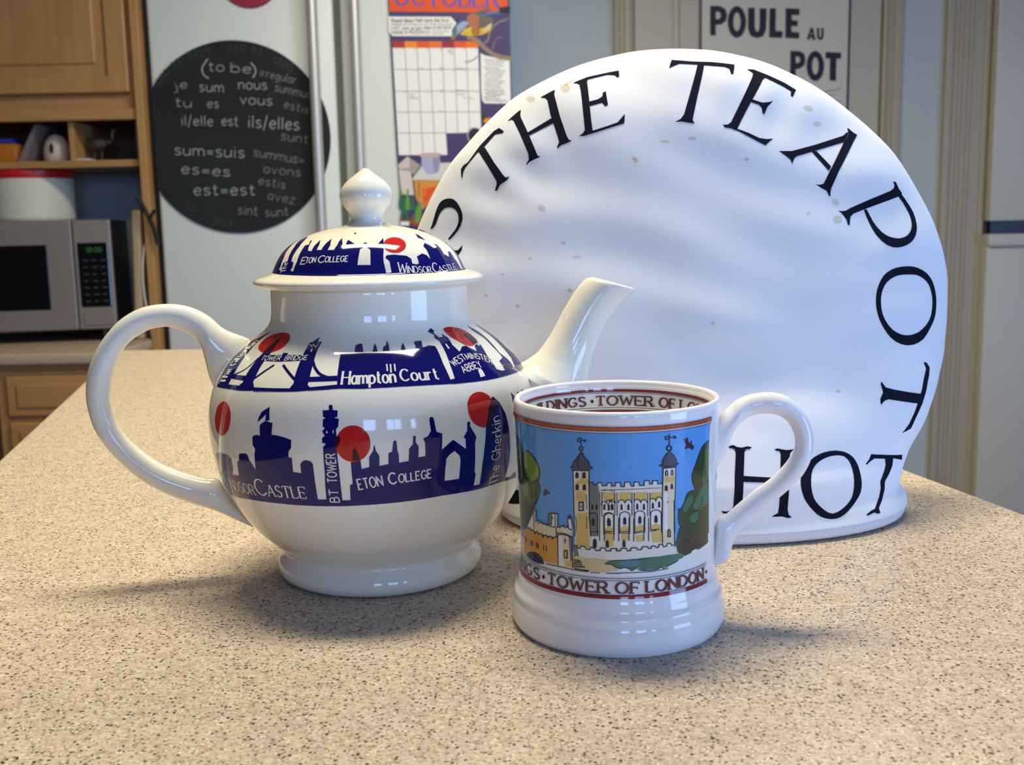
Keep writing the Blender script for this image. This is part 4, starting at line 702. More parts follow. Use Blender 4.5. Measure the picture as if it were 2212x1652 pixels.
["p","slate",9,[-1704,12838,-1654,12827,-1576,12626,-1433,12473,-1379,12271,-1258,12277,-1264,12233,-1405,12130,-2081,12087,-2172,12205,-2158,12251,-2071,12207,-2034,12418,-1876,12580,-1750,12761]],
["l","ink",10,40,[-1704,12838,-1860,12590,-2034,12418,-2071,12215,-2165,12236]],
["l","ink",10,40,[-1689,12824,-1576,12626,-1427,12465,-1379,12271,-1258,12263]],
["l","ink",10,40,[-2081,12087,-1405,12130]],
["l","ink",10,40,[-1799,12609,-1866,12368,-1840,12192]],
["r","ink",10,[-1801,12963,-1793,13002,-1771,13037,-1737,13061,-1698,13070,-1661,13062,-1633,13041,-1618,13010,-1612,12977,-1619,12942,-1636,12910,-1666,12884,-1703,12870,-1743,12874,-1775,12894,-1796,12926],[-1757,12967,-1752,12987,-1741,13006,-1723,13021,-1702,13026,-1681,13021,-1667,13009,-1659,12992,-1656,12974,-1660,12955,-1668,12937,-1684,12922,-1705,12914,-1726,12917,-1744,12929,-1754,12946]],
["l","ink",10,30,[-1703,13397,-1703,13073]],
["l","ink",10,36,[-1703,12882,-1699,12794]],
["l","ink",10,34,[-1704,13353,-1807,13360,-1832,13240,-1738,13218,-1691,13295,-1502,13283]],
["p","ink",10,[-1558,13333,-1479,13285,-1562,13221,-1604,13271]],
["p","cream",8,[1366,12177,1903,12154,1915,10619,1949,9553,1910,9082,1391,9075,1355,10918]],
["p","paper",9,[1385,12139,1876,12113,1877,11817,1390,11858]],
["p","paper",9,[1402,11220,1563,11232,1610,9760,1430,9663]],
["p","ochre",9,[1448,11823,1851,11790,1856,11567,1452,11600]],
["l","ink",10,40,[1372,12176,1356,11285,1359,10391,1359,9635]],
["l","ink",10,40,[1903,12154,1907,11218,1895,10321,1935,9556]],
["l","ink",10,40,[1366,10917,1365,9854,1395,9209]],
["l","ink",10,44,[1862,10856,1895,9783,1937,8997]],
["p","ink",10,[1441,11862,1438,12036,1472,12087,1506,12103,1542,12079,1579,12021,1583,11846]],
["p","ink",10,[1681,11850,1677,12024,1709,12075,1742,12091,1776,12067,1811,12008,1815,11833]],
["p","ink",10,[1446,11281,1443,11439,1474,11485,1506,11500,1538,11478,1572,11425,1575,11266]],
["p","ink",10,[1700,11316,1696,11475,1722,11521,1748,11536,1776,11515,1804,11461,1808,11302]],
["l","cream",11,28,[1508,12038,1511,11890]],
["l","cream",11,24,[1737,12027,1740,11878]],
["p","ink",10,[1594,9424,1589,9668,1627,9740,1665,9763,1705,9729,1746,9647,1751,9402]],
["l","cream",11,26,[1667,9682,1671,9467]],
["l","ink",10,40,[1555,10801,1621,10838]],
["p","slate",9,[1609,12822,1675,12756,1829,12591,1930,12402,1927,12260,2044,12304,2011,12258,1909,12153,1360,12165,1315,12205,1203,12280,1227,12302,1345,12267,1350,12334,1335,12453,1454,12632,1546,12755]],
["l","ink",10,40,[1546,12755,1444,12633,1336,12444,1350,12319,1212,12285]],
["l","ink",10,40,[1675,12756,1836,12591,1937,12401,1927,12260,2038,12299]],
["l","ink",10,40,[1358,12236,1907,12227]],
["l","ink",10,40,[1360,12165,1909,12153]],
["r","ink",10,[1478,12933,1487,12980,1515,13018,1558,13040,1610,13042,1660,13024,1701,12991,1725,12949,1737,12906,1728,12864,1706,12827,1667,12802,1617,12795,1564,12809,1519,12840,1489,12884],[1536,12927,1540,12953,1555,12975,1578,12988,1608,12989,1637,12979,1659,12960,1671,12936,1678,12912,1673,12889,1662,12868,1641,12853,1612,12849,1582,12857,1557,12875,1541,12900]],
["l","ink",10,36,[1597,13493,1606,13028]],
["l","ink",10,40,[1603,13307,1484,13260,1426,13325,1455,13395,1576,13369,1673,13329,1821,13322]],
["p","ink",10,[1808,13403,1933,13310,1834,13244,1771,13328]],
["p","wall",11,[-2084,9104,-1963,9120,-1937,9020,-1830,9020,-1795,9118,-1635,9117,-1593,9019,-1446,9020,-1405,9104,-1232,9086,-1207,8999,-1049,9005,-1006,9119,-840,9109,-815,9009,-635,9010,-609,9109,-404,9105,-378,9025,-444,9110,-413,9014,-265,9020,-234,9114,-34,9112,-8,9013,121,9023,152,9134,354,9126,381,9042,538,9046,580,9153,778,9138,811,9066,914,9063,946,9151,1078,9138,1112,9075,1219,9077,1252,9186,1390,9169,1426,9071,1567,9074,1601,9182,1747,9161,1779,9075,1910,9071,2002,8986,2071,8726,1223,8715,673,8719,-112,8672,-626,8655,-1184,8679,-2094,8676]],
["p","stone_grey",12,[-2084,9104,-1969,9111,-1878,8704,-2094,8676]],
["l","ink",13,40,[-2084,9104,-1963,9120,-1937,9020,-1830,9020,-1795,9118,-1635,9117,-1593,9019,-1446,9020,-1405,9104,-1232,9086,-1207,8999,-1049,9005,-1006,9119,-840,9109,-815,9009,-635,9010,-609,9109,-404,9105,-378,9025,-444,9110,-413,9014,-265,9020,-234,9114,-34,9112,-8,9013,121,9023,152,9134,354,9126,381,9042,538,9046,580,9153,778,9138,811,9066,914,9063,946,9151,1078,9138,1112,9075,1219,9077,1252,9186,1390,9169,1426,9071,1567,9074,1601,9182,1747,9161,1779,9075,1910,9071]],
["l","ink",13,40,[1927,9214,1944,8982]],
["p","cream",12,[-4749,9340,-4374,9797,-4036,10235,-4012,9780,-3885,9773,-3398,9685,-3212,9694,-3255,10163,-3081,10250,-2786,10246,-2805,9755,-2900,9712,-2915,9315,-4476,9256]],
["p","paper",13,[-3086,10140,-2914,10184,-2932,9733,-3104,9742]],
["p","paper",13,[-4713,9364,-4376,9783,-4166,9916,-4197,9382]],
["p","stone_grey",13,[-3255,10163,-3081,10250,-3104,9742,-3228,9746]],
["l","ink",14,34,[-4076,9688,-3885,9773,-3865,9667,-3670,9779,-3634,9690,-3471,9766,-3398,9685,-3244,9784,-3206,9687,-2933,9706]],
["l","ink",14,36,[-3274,9778,-3254,10177,-3081,10250,-2786,10259,-2800,9729]],
["l","ink",14,36,[-3082,10222,-3097,9730]],
["l","ink",14,36,[-4072,9744,-3990,10094,-4036,10235,-4180,9940,-4197,9382]],
["l","ink",14,36,[-3035,10122,-3040,9999]],
["l","ink",14,36,[-2912,10225,-2927,9707]],
["p","paper",12,[-2318,10182,-2256,10284,-2185,10240,-2112,9725,-2273,9730]],
["l","ink",14,34,[-2317,9724,-2325,10167,-2262,10291,-2185,10240,-2126,9750]],
["p","slate",13,[-2343,10165,-2255,10311,-2170,10228,-2187,10145,-2320,10128]],
["p","orange_stone",13,[-5257,9071,-4726,9234,-4471,9319,-4449,9235,-4227,9319,-4185,9190,-3959,9328,-3920,9212,-3697,9305,-3642,9166,-3416,9311,-3383,9208,-3225,9255,-3186,9317,-3091,9199,-2976,9303,-2841,9320,-2832,8212,-3234,8197,-3602,8181,-3701,8309,-3917,8395,-4207,8390,-4544,8314,-4967,8109,-5232,8031]],
["l","ink",14,36,[-4722,9271,-4471,9325,-4450,9230,-4227,9319,-4180,9186,-3959,9328,-3916,9208,-3697,9305,-3638,9158,-3416,9311,-3379,9204,-3232,9250,-3190,9316,-3088,9194,-2976,9303,-2841,9320]],
["p","slate",14,[-4933,8048,-4742,8216,-4514,8316,-4208,8382,-3919,8353,-3705,8226,-3620,8052,-3935,8001,-4446,7989]],
["l","ink",15,36,[-4973,8036,-4741,8225,-4514,8322,-4207,8388,-3896,8367,-3683,8231,-3607,8055]],
["l","ink",15,30,[-4822,8066,-4491,8216,-4066,8218,-3796,8092]],
["l","ink",15,26,[-4757,8000,-4329,8092,-3933,8029]],
["p","ink",14,[-5021,8822,-4911,8841,-4901,8618,-5011,8598]],
["p","ink",14,[-4515,8827,-4433,8837,-4426,8615,-4507,8605]],
["p","ink",14,[-4372,8842,-4306,8848,-4298,8626,-4364,8620]],
["p","ink",14,[-4092,8843,-4015,8851,-4008,8631,-4085,8623]],
["p","ink",14,[-3974,8831,-3909,8835,-3902,8615,-3967,8611]],
["p","ink",14,[-3616,8860,-3559,8862,-3552,8643,-3609,8641]],
["p","ink",14,[-3468,8852,-3406,8855,-3399,8636,-3461,8633]],
["p","cream",14,[-2873,9716,-2765,9776,-2389,9835,-2141,9721,-2147,9505,-2179,9393,-2162,8178,-2495,8165,-2810,8175,-2786,9406,-2868,9500]],
["p","paper",15,[-2764,9382,-2588,9385,-2601,8949,-2615,8402,-2432,8203,-2799,8204]],
["p","ochre",15,[-2458,8430,-2215,8468,-2205,8212,-2525,8214]],
["p","stone_grey",15,[-2311,9428,-2170,9394,-2162,8476,-2260,8462]],
["l","ink",16,40,[-2860,9705,-2766,9767,-2703,9718,-2605,9816,-2511,9817,-2467,9756,-2359,9826,-2272,9744,-2141,9721]],
["l","ink",16,40,[-2868,9486,-2583,9527,-2369,9514,-2149,9438]],
["l","ink",16,40,[-2851,9421,-2585,9480,-2370,9468,-2150,9397]],
["l","ink",16,40,[-2819,9400,-2823,8159]],
["l","ink",16,40,[-2163,9449,-2162,8178]],
["l","ink",16,40,[-2867,9704,-2868,9486]],
["l","ink",16,40,[-2471,9350,-2471,9133]],
["l","ink",16,40,[-2523,9260,-2419,9250]],
["p","ink",16,[-2540,8864,-2355,8894,-2364,8532,-2543,8524]],
["p","ochre",17,[-2486,8819,-2412,8831,-2418,8586,-2492,8582]],
["l","ink",16,34,[-3465,8103,-2952,8133,-2433,8148,-2017,8118,-1513,8126]],
["l","ink",16,32,[-1432,8107,-1059,8111]],
["l","ink",16,32,[-823,8119,-274,8125]],
["l","ink",16,30,[-630,8119,16,8149,947,8146,1668,8177]],
["p","bird",6,[-3427,11176,-3354,11137,-3252,11125,-3196,11043,-3111,10997,-3271,10984,-3454,10854,-3517,10879,-3498,10989]],
["p","bird",6,[2231,13235,2357,13168,2389,13264,2470,13182,2497,13036,2579,12994,2634,13081,2689,13052,2662,12952,2803,12836,2738,12697,2548,12815,2299,12791,2387,12927,2323,13089]]],
"chalk_b20":[
["l","chalk",0,258,[-6494,20559,-6852,20125,-7224,19684,-7568,19258,-7840,18871,-8033,18542,-8167,18255,-8246,17978,-8271,17678,-8238,17333,-8149,16966,-8010,16609,-7826,16294,-7581,16038,-7279,15821,-6953,15619,-6638,15410]]],
"chalk_b21":[
["l","chalk",0,258,[4947,19308,5235,18960,5540,18611,5812,18262,6004,17915,6102,17566,6133,17215,6107,16870,6033,16540,5896,16230,5695,15934,5470,15644,5257,15351]]],
"chalk_22":[
["t","chalk",0,"to",[-6510,17471,-2451,17118],2517,0.062,0,0,0]],
"chalk_23":[
["t","chalk",0,"be",[-510,16942,4788,16496],2517,0.062,0,0,0]],
"chalk_24":[
["t","chalk",0,"je",[-15887,12555,-12467,13179],2117,0.062,0,0,0]],
"chalk_25":[
["t","chalk",0,"sum",[-9266,12081,-2884,11715],2625,0.062,0,0,0]],
"chalk_26":[
["t","chalk",0,"nous",[1290,12497,8885,12176],2621,0.062,0,0,0]],
"chalk_27":[
["t","chalk",0,"tu",[-16068,8266,-11814,7906],2346,0.062,0,0,0]],
"chalk_28":[
["t","chalk",0,"es",[-7402,7750,-4410,7692],2340,0.062,0,0,0]],
"chalk_29":[
["t","chalk",0,"vous",[1492,8617,10084,7998],2635,0.062,0,0,0]],
"chalk_30":[
["t","chalk",0,"il/elle",[-14724,3266,-6274,2926],2647,0.062,0,0,0]],
"chalk_31":[
["t","chalk",0,"est",[-3836,3053,506,2724],2651,0.062,0,0,0]],
"chalk_32":[
["t","chalk",0,"ils/elles",[3347,2389,16991,1353],3143,0.062,0,0,0]],
"chalk_33":[
["t","chalk",0,"sum=suis",[-17037,-4567,1738,-5710],2968,0.062,0,0,0]],
"chalk_34":[
["t","chalk",0,"es=es",[-15572,-9531,-2508,-10672],2788,0.062,0,0,0]],
"chalk_35":[
["t","chalk",0,"est=est",[-12535,-15439,4047,-15767],2995,0.062,0,0,0]],
"chalk_36":[
["t","chalk_soft",0,"irregular",[7165,15830,16707,13508],2147,0.062,0,0,0]],
"chalk_37":[
["t","chalk_soft",0,"summus",[10928,11791,20426,9530],2350,0.062,0,0,0]],
"chalk_38":[
["t","chalk_soft",0,"estis",[13191,7417,19699,5553],2167,0.062,0,0,0]],
"chalk_39":[
["t","chalk_soft",0,"sunt",[12033,-1103,19139,-2294],2374,0.062,0,0,0]],
"chalk_40":[
["t","chalk_soft",0,"summus=",[4272,-5338,17794,-7788],2487,0.062,0,0,0]],
"chalk_41":[
["t","chalk_soft",0,"avons",[6828,-9796,16733,-11052],2392,0.062,0,0,0]],
"chalk_42":[
["t","chalk_soft",0,"estis",[5220,-12843,12427,-14263],2306,0.062,0,0,0]],
"chalk_43":[
["t","chalk_soft",0,"avez",[7523,-16903,14744,-18364],2315,0.062,0,0,0]],
"chalk_44":[
["t","chalk_soft",0,"sint",[-760,-20841,4457,-21374],2619,0.062,0,0,0]],
"chalk_45":[
["t","chalk_soft",0,"sunt",[6796,-21635,12959,-21471],2407,0.062,0,0,0]],
"chalk_46":[
["t","chalk_faint",0,"080 931 8429",[-19881,13945,-16431,17664,-12730,19994,-5882,21847],1785,0.08,0,0,0]],
"chalk_47":[
["t","chalk_faint",0,"030 93",[-1316,22443,3350,22352,7884,21136],1689,0.08,0,0,0]],
"chalk_48":[
["t","chalk_faint",0,"1205",[10622,19370,13038,18122,15439,16529],1848,0.08,0,0,0]],
"chalk_49":[
["t","chalk_faint",0,"203",[-7985,-23561,-2588,-24206],1896,0.08,0,0,0]],
"chalk_50":[
["t","chalk_faint",0,"50",[-15653,-18939,-12845,-20244],1788,0.08,0,0,0]],
"calendar_print":[
["p","cal_orange",0,[-15695,40383,15782,39779,15545,28196,-15988,29161]],
["t","cal_violet",1,"OCTOBER",[-14444,30794,13101,29670],5446,0.14,1,0,0],
["p","paper",0,[-16348,27911,470,27496,1867,25846,1632,25489,560,24064,628,22488,-15353,22833,-16255,23846]],
["t","ink_soft",1,"Round about Half-term the first",[-15504,26398,-224,26175],953,0.17,0,0,0],
["t","ink_soft",1,"feathered things arrive from the north",[-15496,25603,877,25323],596,0.15,0,0,0],
["t","ink_soft",1,"LAST year we saw them in the birch",[-15575,24466,382,24429],836,0.17,0,0,0],
["t","ink_soft",1,"woods in RUSSIA",[-15613,23436,-6790,23265],956,0.17,0,0,0],
["t","ink_soft",1,"see the bird list",[-6492,23748,-298,23628],478,0.15,0,0,0],
["t","ink_soft",1,"for dates",[-6513,23115,-1630,23020],478,0.15,0,0,0],
["p","cal_red",0,[-15496,21513,-12152,21412,-12137,19687,-15485,19751]],
["p","cal_amber",0,[-12151,21448,-8976,21350,-8958,19625,-12137,19687]],
["p","cal_orange",0,[-8975,21386,-5687,21287,-5666,19561,-8958,19625]],
["p","cal_amber2",0,[-5686,21323,-2210,21219,-2186,19494,-5666,19561]],
["p","cal_crimson",0,[-2209,21255,1042,21156,1069,19431,-2186,19494]],
["p","cal_orange",0,[1043,21192,4275,21094,4305,19368,1069,19431]],
["p","cal_amber2",0,[4276,21130,7471,21032,7504,19306,4305,19368]],
["p","paper",0,[-15466,19761,7490,19316,7812,-2848,-1825,-2843,-1565,-8654,-14771,-8444]],
["l","ink_soft",1,142,[-12100,19686,-11590,-8398]],
["l","ink_soft",1,142,[-8921,19624,-8176,-8465]],
["l","ink_soft",1,142,[-5629,19560,-4841,-8531]],
["l","ink_soft",1,142,[-2148,19493,-1755,-2810]],
["l","ink_soft",1,142,[1106,19430,1474,-2776]],
["l","ink_soft",1,142,[4343,19367,4680,-2839]],
["l","ink_soft",1,129,[-15359,14184,7640,13773]],
["l","ink_soft",1,129,[-15254,8489,7726,8078]],
["l","ink_soft",1,129,[-15140,2993,7780,2582]],
["l","ink_soft",1,129,[-14925,-2549,-1823,-2769]],
["l","grey_pencil",1,206,[-718,18829,594,18622]],
["l","grey_pencil",1,206,[-637,18373,681,18347]],
["l","grey_pencil",1,206,[9,17905,665,17801]],
["l","grey_pencil",1,206,[-3113,14318,-2173,14208]],
["l","grey_pencil",1,206,[-8209,14326,-7458,14220]],
["l","grey_pencil",1,206,[1410,14084,3768,14001]],
["l","grey_pencil",1,206,[-3101,8452,-2344,8437]],
["l","grey_pencil",1,206,[1441,8364,3712,8319]],
["l","grey_pencil",1,206,[-11552,7697,-10135,7578]],
["l","grey_pencil",1,206,[-11290,7048,-9967,6930]],
["l","grey_pencil",1,206,[-11590,6593,-8846,6448]],
["l","grey_pencil",1,206,[1510,7443,3683,7216]],
["l","grey_pencil",1,206,[3100,6675,3843,6108]],
["l","grey_pencil",1,206,[4610,6461,5925,5975]],
["l","grey_pencil",1,206,[-14847,2965,-12001,2910]],
["l","grey_pencil",1,206,[-3646,2931,-2507,2909]],
["p","grey_pencil",1,[-12455,19420,-12542,19255,-12704,19258,-12779,19426,-12692,19591,-12530,19588]],
["p","grey_pencil",1,[-12478,13769,-12565,13603,-12727,13606,-12802,13775,-12715,13941,-12553,13938]],
["p","grey_pencil",1,[-12501,8084,-12588,7917,-12750,7920,-12826,8090,-12738,8257,-12576,8254]],
["p","grey_pencil",1,[-9276,19358,-9362,19194,-9524,19197,-9599,19365,-9513,19529,-9351,19526]],
["p","grey_pencil",1,[-9289,13707,-9376,13541,-9538,13544,-9613,13713,-9527,13879,-9365,13876]],
["p","grey_pencil",1,[-9302,8021,-9389,7855,-9552,7858,-9627,8028,-9541,8194,-9378,8191]],
["p","grey_pencil",1,[-5984,19295,-6070,19130,-6231,19133,-6307,19301,-6221,19466,-6059,19462]],
["p","grey_pencil",1,[-5987,13642,-6073,13477,-6235,13480,-6311,13649,-6225,13815,-6063,13811]],
["p","grey_pencil",1,[-5990,7957,-6077,7790,-6240,7793,-6315,7963,-6229,8130,-6066,8127]],
["p","grey_pencil",1,[-2503,19227,-2589,19062,-2750,19066,-2826,19233,-2740,19398,-2579,19395]],
["p","grey_pencil",1,[-2496,13575,-2582,13409,-2744,13412,-2820,13581,-2734,13747,-2572,13743]],
["p","grey_pencil",1,[-2489,7889,-2575,7722,-2738,7725,-2814,7895,-2728,8062,-2565,8058]],
["p","grey_pencil",1,[752,19164,667,18999,505,19002,429,19170,515,19335,676,19332]],
["p","grey_pencil",1,[769,13511,683,13345,521,13349,445,13517,530,13683,693,13680]],
["p","grey_pencil",1,[786,7825,700,7658,537,7661,460,7831,546,7998,709,7995]],
["p","grey_pencil",1,[3989,19101,3904,18937,3742,18940,3666,19108,3751,19272,3913,19269]],
["p","grey_pencil",1,[4015,13448,3930,13282,3768,13285,3691,13454,3776,13620,3938,13617]],
["p","grey_pencil",1,[4041,7761,3956,7594,3793,7598,3716,7768,3802,7934,3965,7931]],
["p","grey_pencil",1,[7188,19039,7103,18874,6942,18878,6865,19046,6950,19210,7112,19207]],
["p","grey_pencil",1,[7224,13386,7139,13220,6976,13223,6900,13392,6985,13558,7147,13555]],
["p","grey_pencil",1,[7260,7698,7174,7532,7012,7535,6934,7705,7020,7872,7182,7868]],
["p","paper",0,[8110,17930,9227,17362,15886,15811,15983,4617,8930,4810,8286,5653,8060,8051]],
["l","ink_soft",1,148,[9013,16255,9199,16185,9504,16308,9693,16330,9858,16134,10108,16316,10327,16025,10594,16150,10803,16225,11047,16152,11215,16102,11461,16119,11667,16049,11911,15993,12099,15997,12379,15866,12610,16049,12831,15849,13081,16067,13327,16084,13568,15901,13793,15811,14077,15862,14357,15749,14567,15860]],
["l","ink_soft",1,148,[9264,15724,9452,15709,9751,15558,10051,15498,10260,15555,10445,15413,10671,15377,10919,15522,11180,15356,11446,15463,11711,15497,11879,15411,12124,15392,12311,15323,12518,15325,12823,15466,12988,15252,13177,15274,13445,15418,13705,15233,13970,15304,14254,15318]],
["l","ink_soft",1,148,[9510,14955,9810,14877,10018,14879,10301,14912,10567,14983,10831,14944,11130,14848,11392,14718,11640,14845,11940,14767,12222,14745,12413,14821,12582,14808,12788,14737,12954,14523,13182,14597,13354,14712,13595,14510,13820,14456,14050,14585]],
["l","ink_soft",1,148,[8963,14175,9136,14307,9416,14158,9642,14158,9868,14104,10100,14342,10266,14201,10512,14201,10738,14183,11020,14143,11226,14090,11396,14077,11584,14026,11752,13958,12040,14174,12321,14079,12527,13989,12770,13879,13034,13895,13262,13969]],
["l","ink_soft",1,148,[9211,13496,9403,13610,9632,13720,9913,13643,10160,13679,10362,13425,10664,13438,10949,13526,11119,13513,11329,13606,11573,13533,11852,13346,12082,13530,12307,13439,12567,13236,12874,13486,13063,13454,13246,13183,13495,13365,13662,13224,13849,13118,14021,13233,14288,13340,14472,13106,14757,13230]],
["l","ink_soft",1,148,[9463,12964,9763,12849,9956,13017,10140,12838,10422,12779,10729,12957,10952,12812,11252,12715,11444,12847,11708,12826,11916,12828,12175,12607,12442,12714,12613,12756,12781,12669,12972,12765,13269,12522,13457,12489,13685,12526,13931,12543,14159,12636,14331,12696]],
["l","ink_soft",1,148,[8917,12218,9161,12162,9464,12176,9751,12337,9993,12189,10260,12297,10544,12312,10750,12241,10993,12112,11219,12094,11411,12244,11693,12167,11955,12037,12221,12126,12469,12199,12632,11893,12823,11970,13014,12065,13217,11866,13411,12071,13613,11835,13842,11927]],
["l","ink_soft",1,148,[9168,11667,9470,11643,9714,11551,9940,11552,10241,11491,10525,11506,10769,11414,11058,11648,11301,11538,11600,11404,11883,11364,12056,11497,12241,11299,12507,11370,12696,11374,12999,11369,13302,11437,13508,11329]],
["l","ink_soft",1,148,[9418,11042,9587,11010,9869,10933,10036,10773,10267,10957,10455,10924,10623,10838,10815,10951,11061,10969,11305,10877,11509,10714,11722,10899,11987,10915,12188,10606,12476,10804,12700,10695,13000,10543,13190,10601,13400,10714,13642,10493,13927,10599,14210,10559,14417,10506,14587,10474]],
["l","ink_soft",1,148,[8876,10496,9119,10404,9308,10371,9499,10448,9722,10302,9889,10142,10097,10144,10382,10195,10587,10069,10819,10290,11118,10120,11362,10064,11535,10179,11779,10105,12081,10063,12271,10103,12537,10156,12704,10015,13006,9973,13197,10068,13363,9871,13596,10111,13822,10075,14085,10017]],
["l","ink_soft",1,148,[9117,9522,9293,9765,9517,9638,9690,9753,9854,9483,10066,9632,10330,9593,10594,9535,10876,9458,11049,9574,11328,9368,11516,9335,11765,9444,11990,9353,12258,9480,12486,9554,12783,9292,13030,9327,13312,9250]],
["l","ink_soft",1,148,[9371,9024,9615,8968,9808,9100,10088,8931,10335,8985,10600,9002,10808,8985,11032,8858,11256,8711,11447,8788,11616,8702,11846,8849,12034,8798,12225,8857,12487,8726,12698,8838,12906,8859,13112,8733,13360,8805,13621,8619]],
["l","ink_soft",1,194,[8826,8422,9055,8478,9223,8391,9392,8323,9697,8391,9923,8355,10202,8131,10506,8199,10770,8123,11058,8322,11227,8235,11432,8109,11660,8128,11886,8073,12113,8056,12396,8034,12587,8092,12812,8001,13022,8077,13194,8174,13381,8049,13625,7956,13931,8098,14173,7877,14384,8008]],
["l","ink_soft",1,194,[9071,7574,9337,7609,9506,7540,9714,7524,9885,7529,10116,7695,10378,7564,10551,7680,10852,7601,11023,7588,11247,7478,11422,7649,11700,7388,11931,7536,12101,7522,12307,7414,12532,7323,12798,7339,13006,7323,13272,7357,13539,7466,13743,7265,13969,7174,14276,7371,14464,7301]],
["l","ink_soft",1,194,[9325,7075,9492,6933,9685,7102,9892,7013,10139,7067,10379,6790,10629,6937,10930,6858,11103,6937,11345,6752,11520,6978,11779,6663,12049,6900,12272,6680,12461,6665,12633,6725,12861,6763,13069,6747,13260,6805,13431,6829]],
["l","ink_soft",1,194,[8774,6233,9064,6469,9247,6196,9517,6378,9739,6158,9916,6421,10104,6351,10388,6328,10572,6093,10837,6072,11105,6199,11315,6275,11506,6315,11713,6280,11954,6040,12201,6058,12407,5950,12673,5966,12900,5948,13108,5913,13282,6066]],
["l","ink_soft",1,194,[9024,5586,9293,5731,9539,5712,9802,5617,10069,5652,10370,5573,10615,5517,10824,5519,11015,5560,11280,5558,11485,5394,11676,5471,11844,5329,12020,5592,12189,5505,12415,5451,12678,5338,12964,5408,13265,5274,13510,5199,13701,5295,13875,5411,14084,5431,14368,5428,14650,5313,14936,5365]],
["l","branch",2,1161,[4644,22265,5276,22060,5926,21861,6541,21648,7066,21402,7463,21109,7768,20782,8044,20441,8351,20107,8689,19787,9030,19469,9401,19146,9826,18806,10334,18424,10903,18012,11490,17623,12053,17307,12571,17091,13070,16944,13575,16831,14114,16721,14697,16612,15311,16520,15937,16434,16557,16345]],
["l","branch",2,464,[8920,20278,9276,20544,9644,20797,9986,21078,10264,21431,10416,21884,10480,22407,10566,22961,10782,23504,11162,24059,11647,24635,12203,25178,12801,25635,13452,25969,14168,26217,14908,26431,15636,26662]],
["l","branch",2,232,[11369,18740,11474,19215,11570,19700,11684,20165,11843,20584,12062,20964,12322,21314,12608,21612,12905,21833,13217,21949,13549,21979,13889,21976,14225,21989]],
["l","grey_pencil",2,387,[3811,15644,4366,15748,4920,15852,5423,15978,5856,16131,6238,16306,6568,16503,6828,16727,7037,16973,7245,17218]],
["p","bird_brown",3,[4683,27325,5081,27791,5689,28183,6303,28374,6898,28293,7498,28011,7971,27622,8281,27115,8464,26500,8491,25898,8328,25303,8008,24720,7608,24289,7106,24041,6525,23945,6005,24049,5586,24429,5228,25008,4957,25605,4738,26191,4605,26795]],
["p","bird_blue",4,[628,23158,973,23926,1612,24767,2530,25703,3532,26355,4601,26227,5203,25691,4502,24903,3375,24009,2431,23174,1643,22504,1276,22172,1070,22153,751,22533]],
["p","bird_slate",4,[580,22797,574,23331,742,23880,1159,24428,1611,24731,1914,24430,2056,23854,1911,23152,1643,22504,1381,22153,1105,22062,799,22334]],
["p","bird_yellow",3,[2783,22935,3283,23638,4136,24356,5036,24684,6024,24772,6980,24516,8077,24280,9745,24621,11094,24855,11193,24277,10594,23508,9436,22959,8035,22562,6769,22422,5588,22428,4557,22510,3715,22645,3047,22715]],
["p","bird_rust",4,[5829,24505,6608,24653,7518,24472,8015,24168,8251,23734,8202,23153,7849,22656,6998,22440,6156,22598,5781,23550]],
["p","bird_wing",4,[8056,27260,9251,27507,10588,27301,11452,26918,11879,26374,11571,25726,10913,25129,10190,24799,9399,24616,8543,24384,7896,24555,7724,25902]],
["p","bird_white",5,[9011,24081,10542,25317,11488,25660,11088,24584,9373,23532]],
["p","bird_tail",4,[7129,27692,11367,28583,16250,29208,15846,27740,12288,27899,8526,27341]],
["p","ink",5,[13261,29554,16266,29981,16260,27822,13604,28107]],
["p","bird_wing",4,[6303,28374,8378,28964,10829,29636,11374,28906,7601,27809]],
["p","bird_rust",5,[88,21991,894,22573,1534,21963,860,21377]],
["p","cream_grey",1,[-14966,-12270,-11645,-12921,-10960,-19210,-14453,-19141]],
["p","taupe",1,[-15162,-11094,-12498,-8808,-8961,-11216,-10882,-13914,-11648,-13019,-14843,-12174]],
["p","pale_pink",2,[-15162,-11094,-12503,-8964,-11876,-9210,-11969,-11938,-14839,-12077]],
["p","stone_pale",1,[-11562,-15173,-8193,-10841,-235,-10706,-368,-15394]],
["p","cal_wood",1,[-10928,-15284,-3555,-15332,-5272,-19323,-8593,-23200,-10494,-20204]],
["p","cal_orange",2,[-8611,-17586,-4601,-16978,-6700,-20279,-8567,-22411]],
["l","cal_amber",3,322,[-7579,-16527,-8066,-19267]],
["l","cal_wood_dark",3,258,[-9540,-15507,-9682,-19826]],
["p","lilac",2,[-8639,-9273,-6224,-8688,-3763,-8980,-3505,-10757,-3973,-12682,-4372,-13327,-4895,-13543,-5481,-13752,-6099,-13813,-6718,-13727,-7283,-13496,-7705,-13237,-8051,-12601,-8699,-10898]],
["p","mauve",3,[-9302,-8287,-7939,-8025,-6113,-7922,-4527,-7995,-3382,-8209,-3254,-8591,-3723,-8981,-4601,-9207,-5760,-9330,-7118,-9389,-8342,-9279,-9183,-8803]],
["p","lilac_dark",3,[-5562,-9334,-3766,-9077,-4033,-12680,-4892,-13445,-5459,-12457]],
["p","bottle",3,[-14882,-17757,-14324,-17768,-14387,-19536,-14189,-20722,-14251,-22495,-15291,-22475,-15227,-20701,-14945,-19525]],
["p","bottle",3,[-14119,-18754,-13561,-18765,-13623,-20536,-13324,-21724,-13406,-24093,-14647,-24068,-14563,-21700,-14182,-20525]],
["p","bottle_light",3,[-12983,-17637,-12424,-17648,-12485,-19416,-12206,-20603,-12292,-23127,-13492,-23103,-13404,-20579,-13044,-19405]],
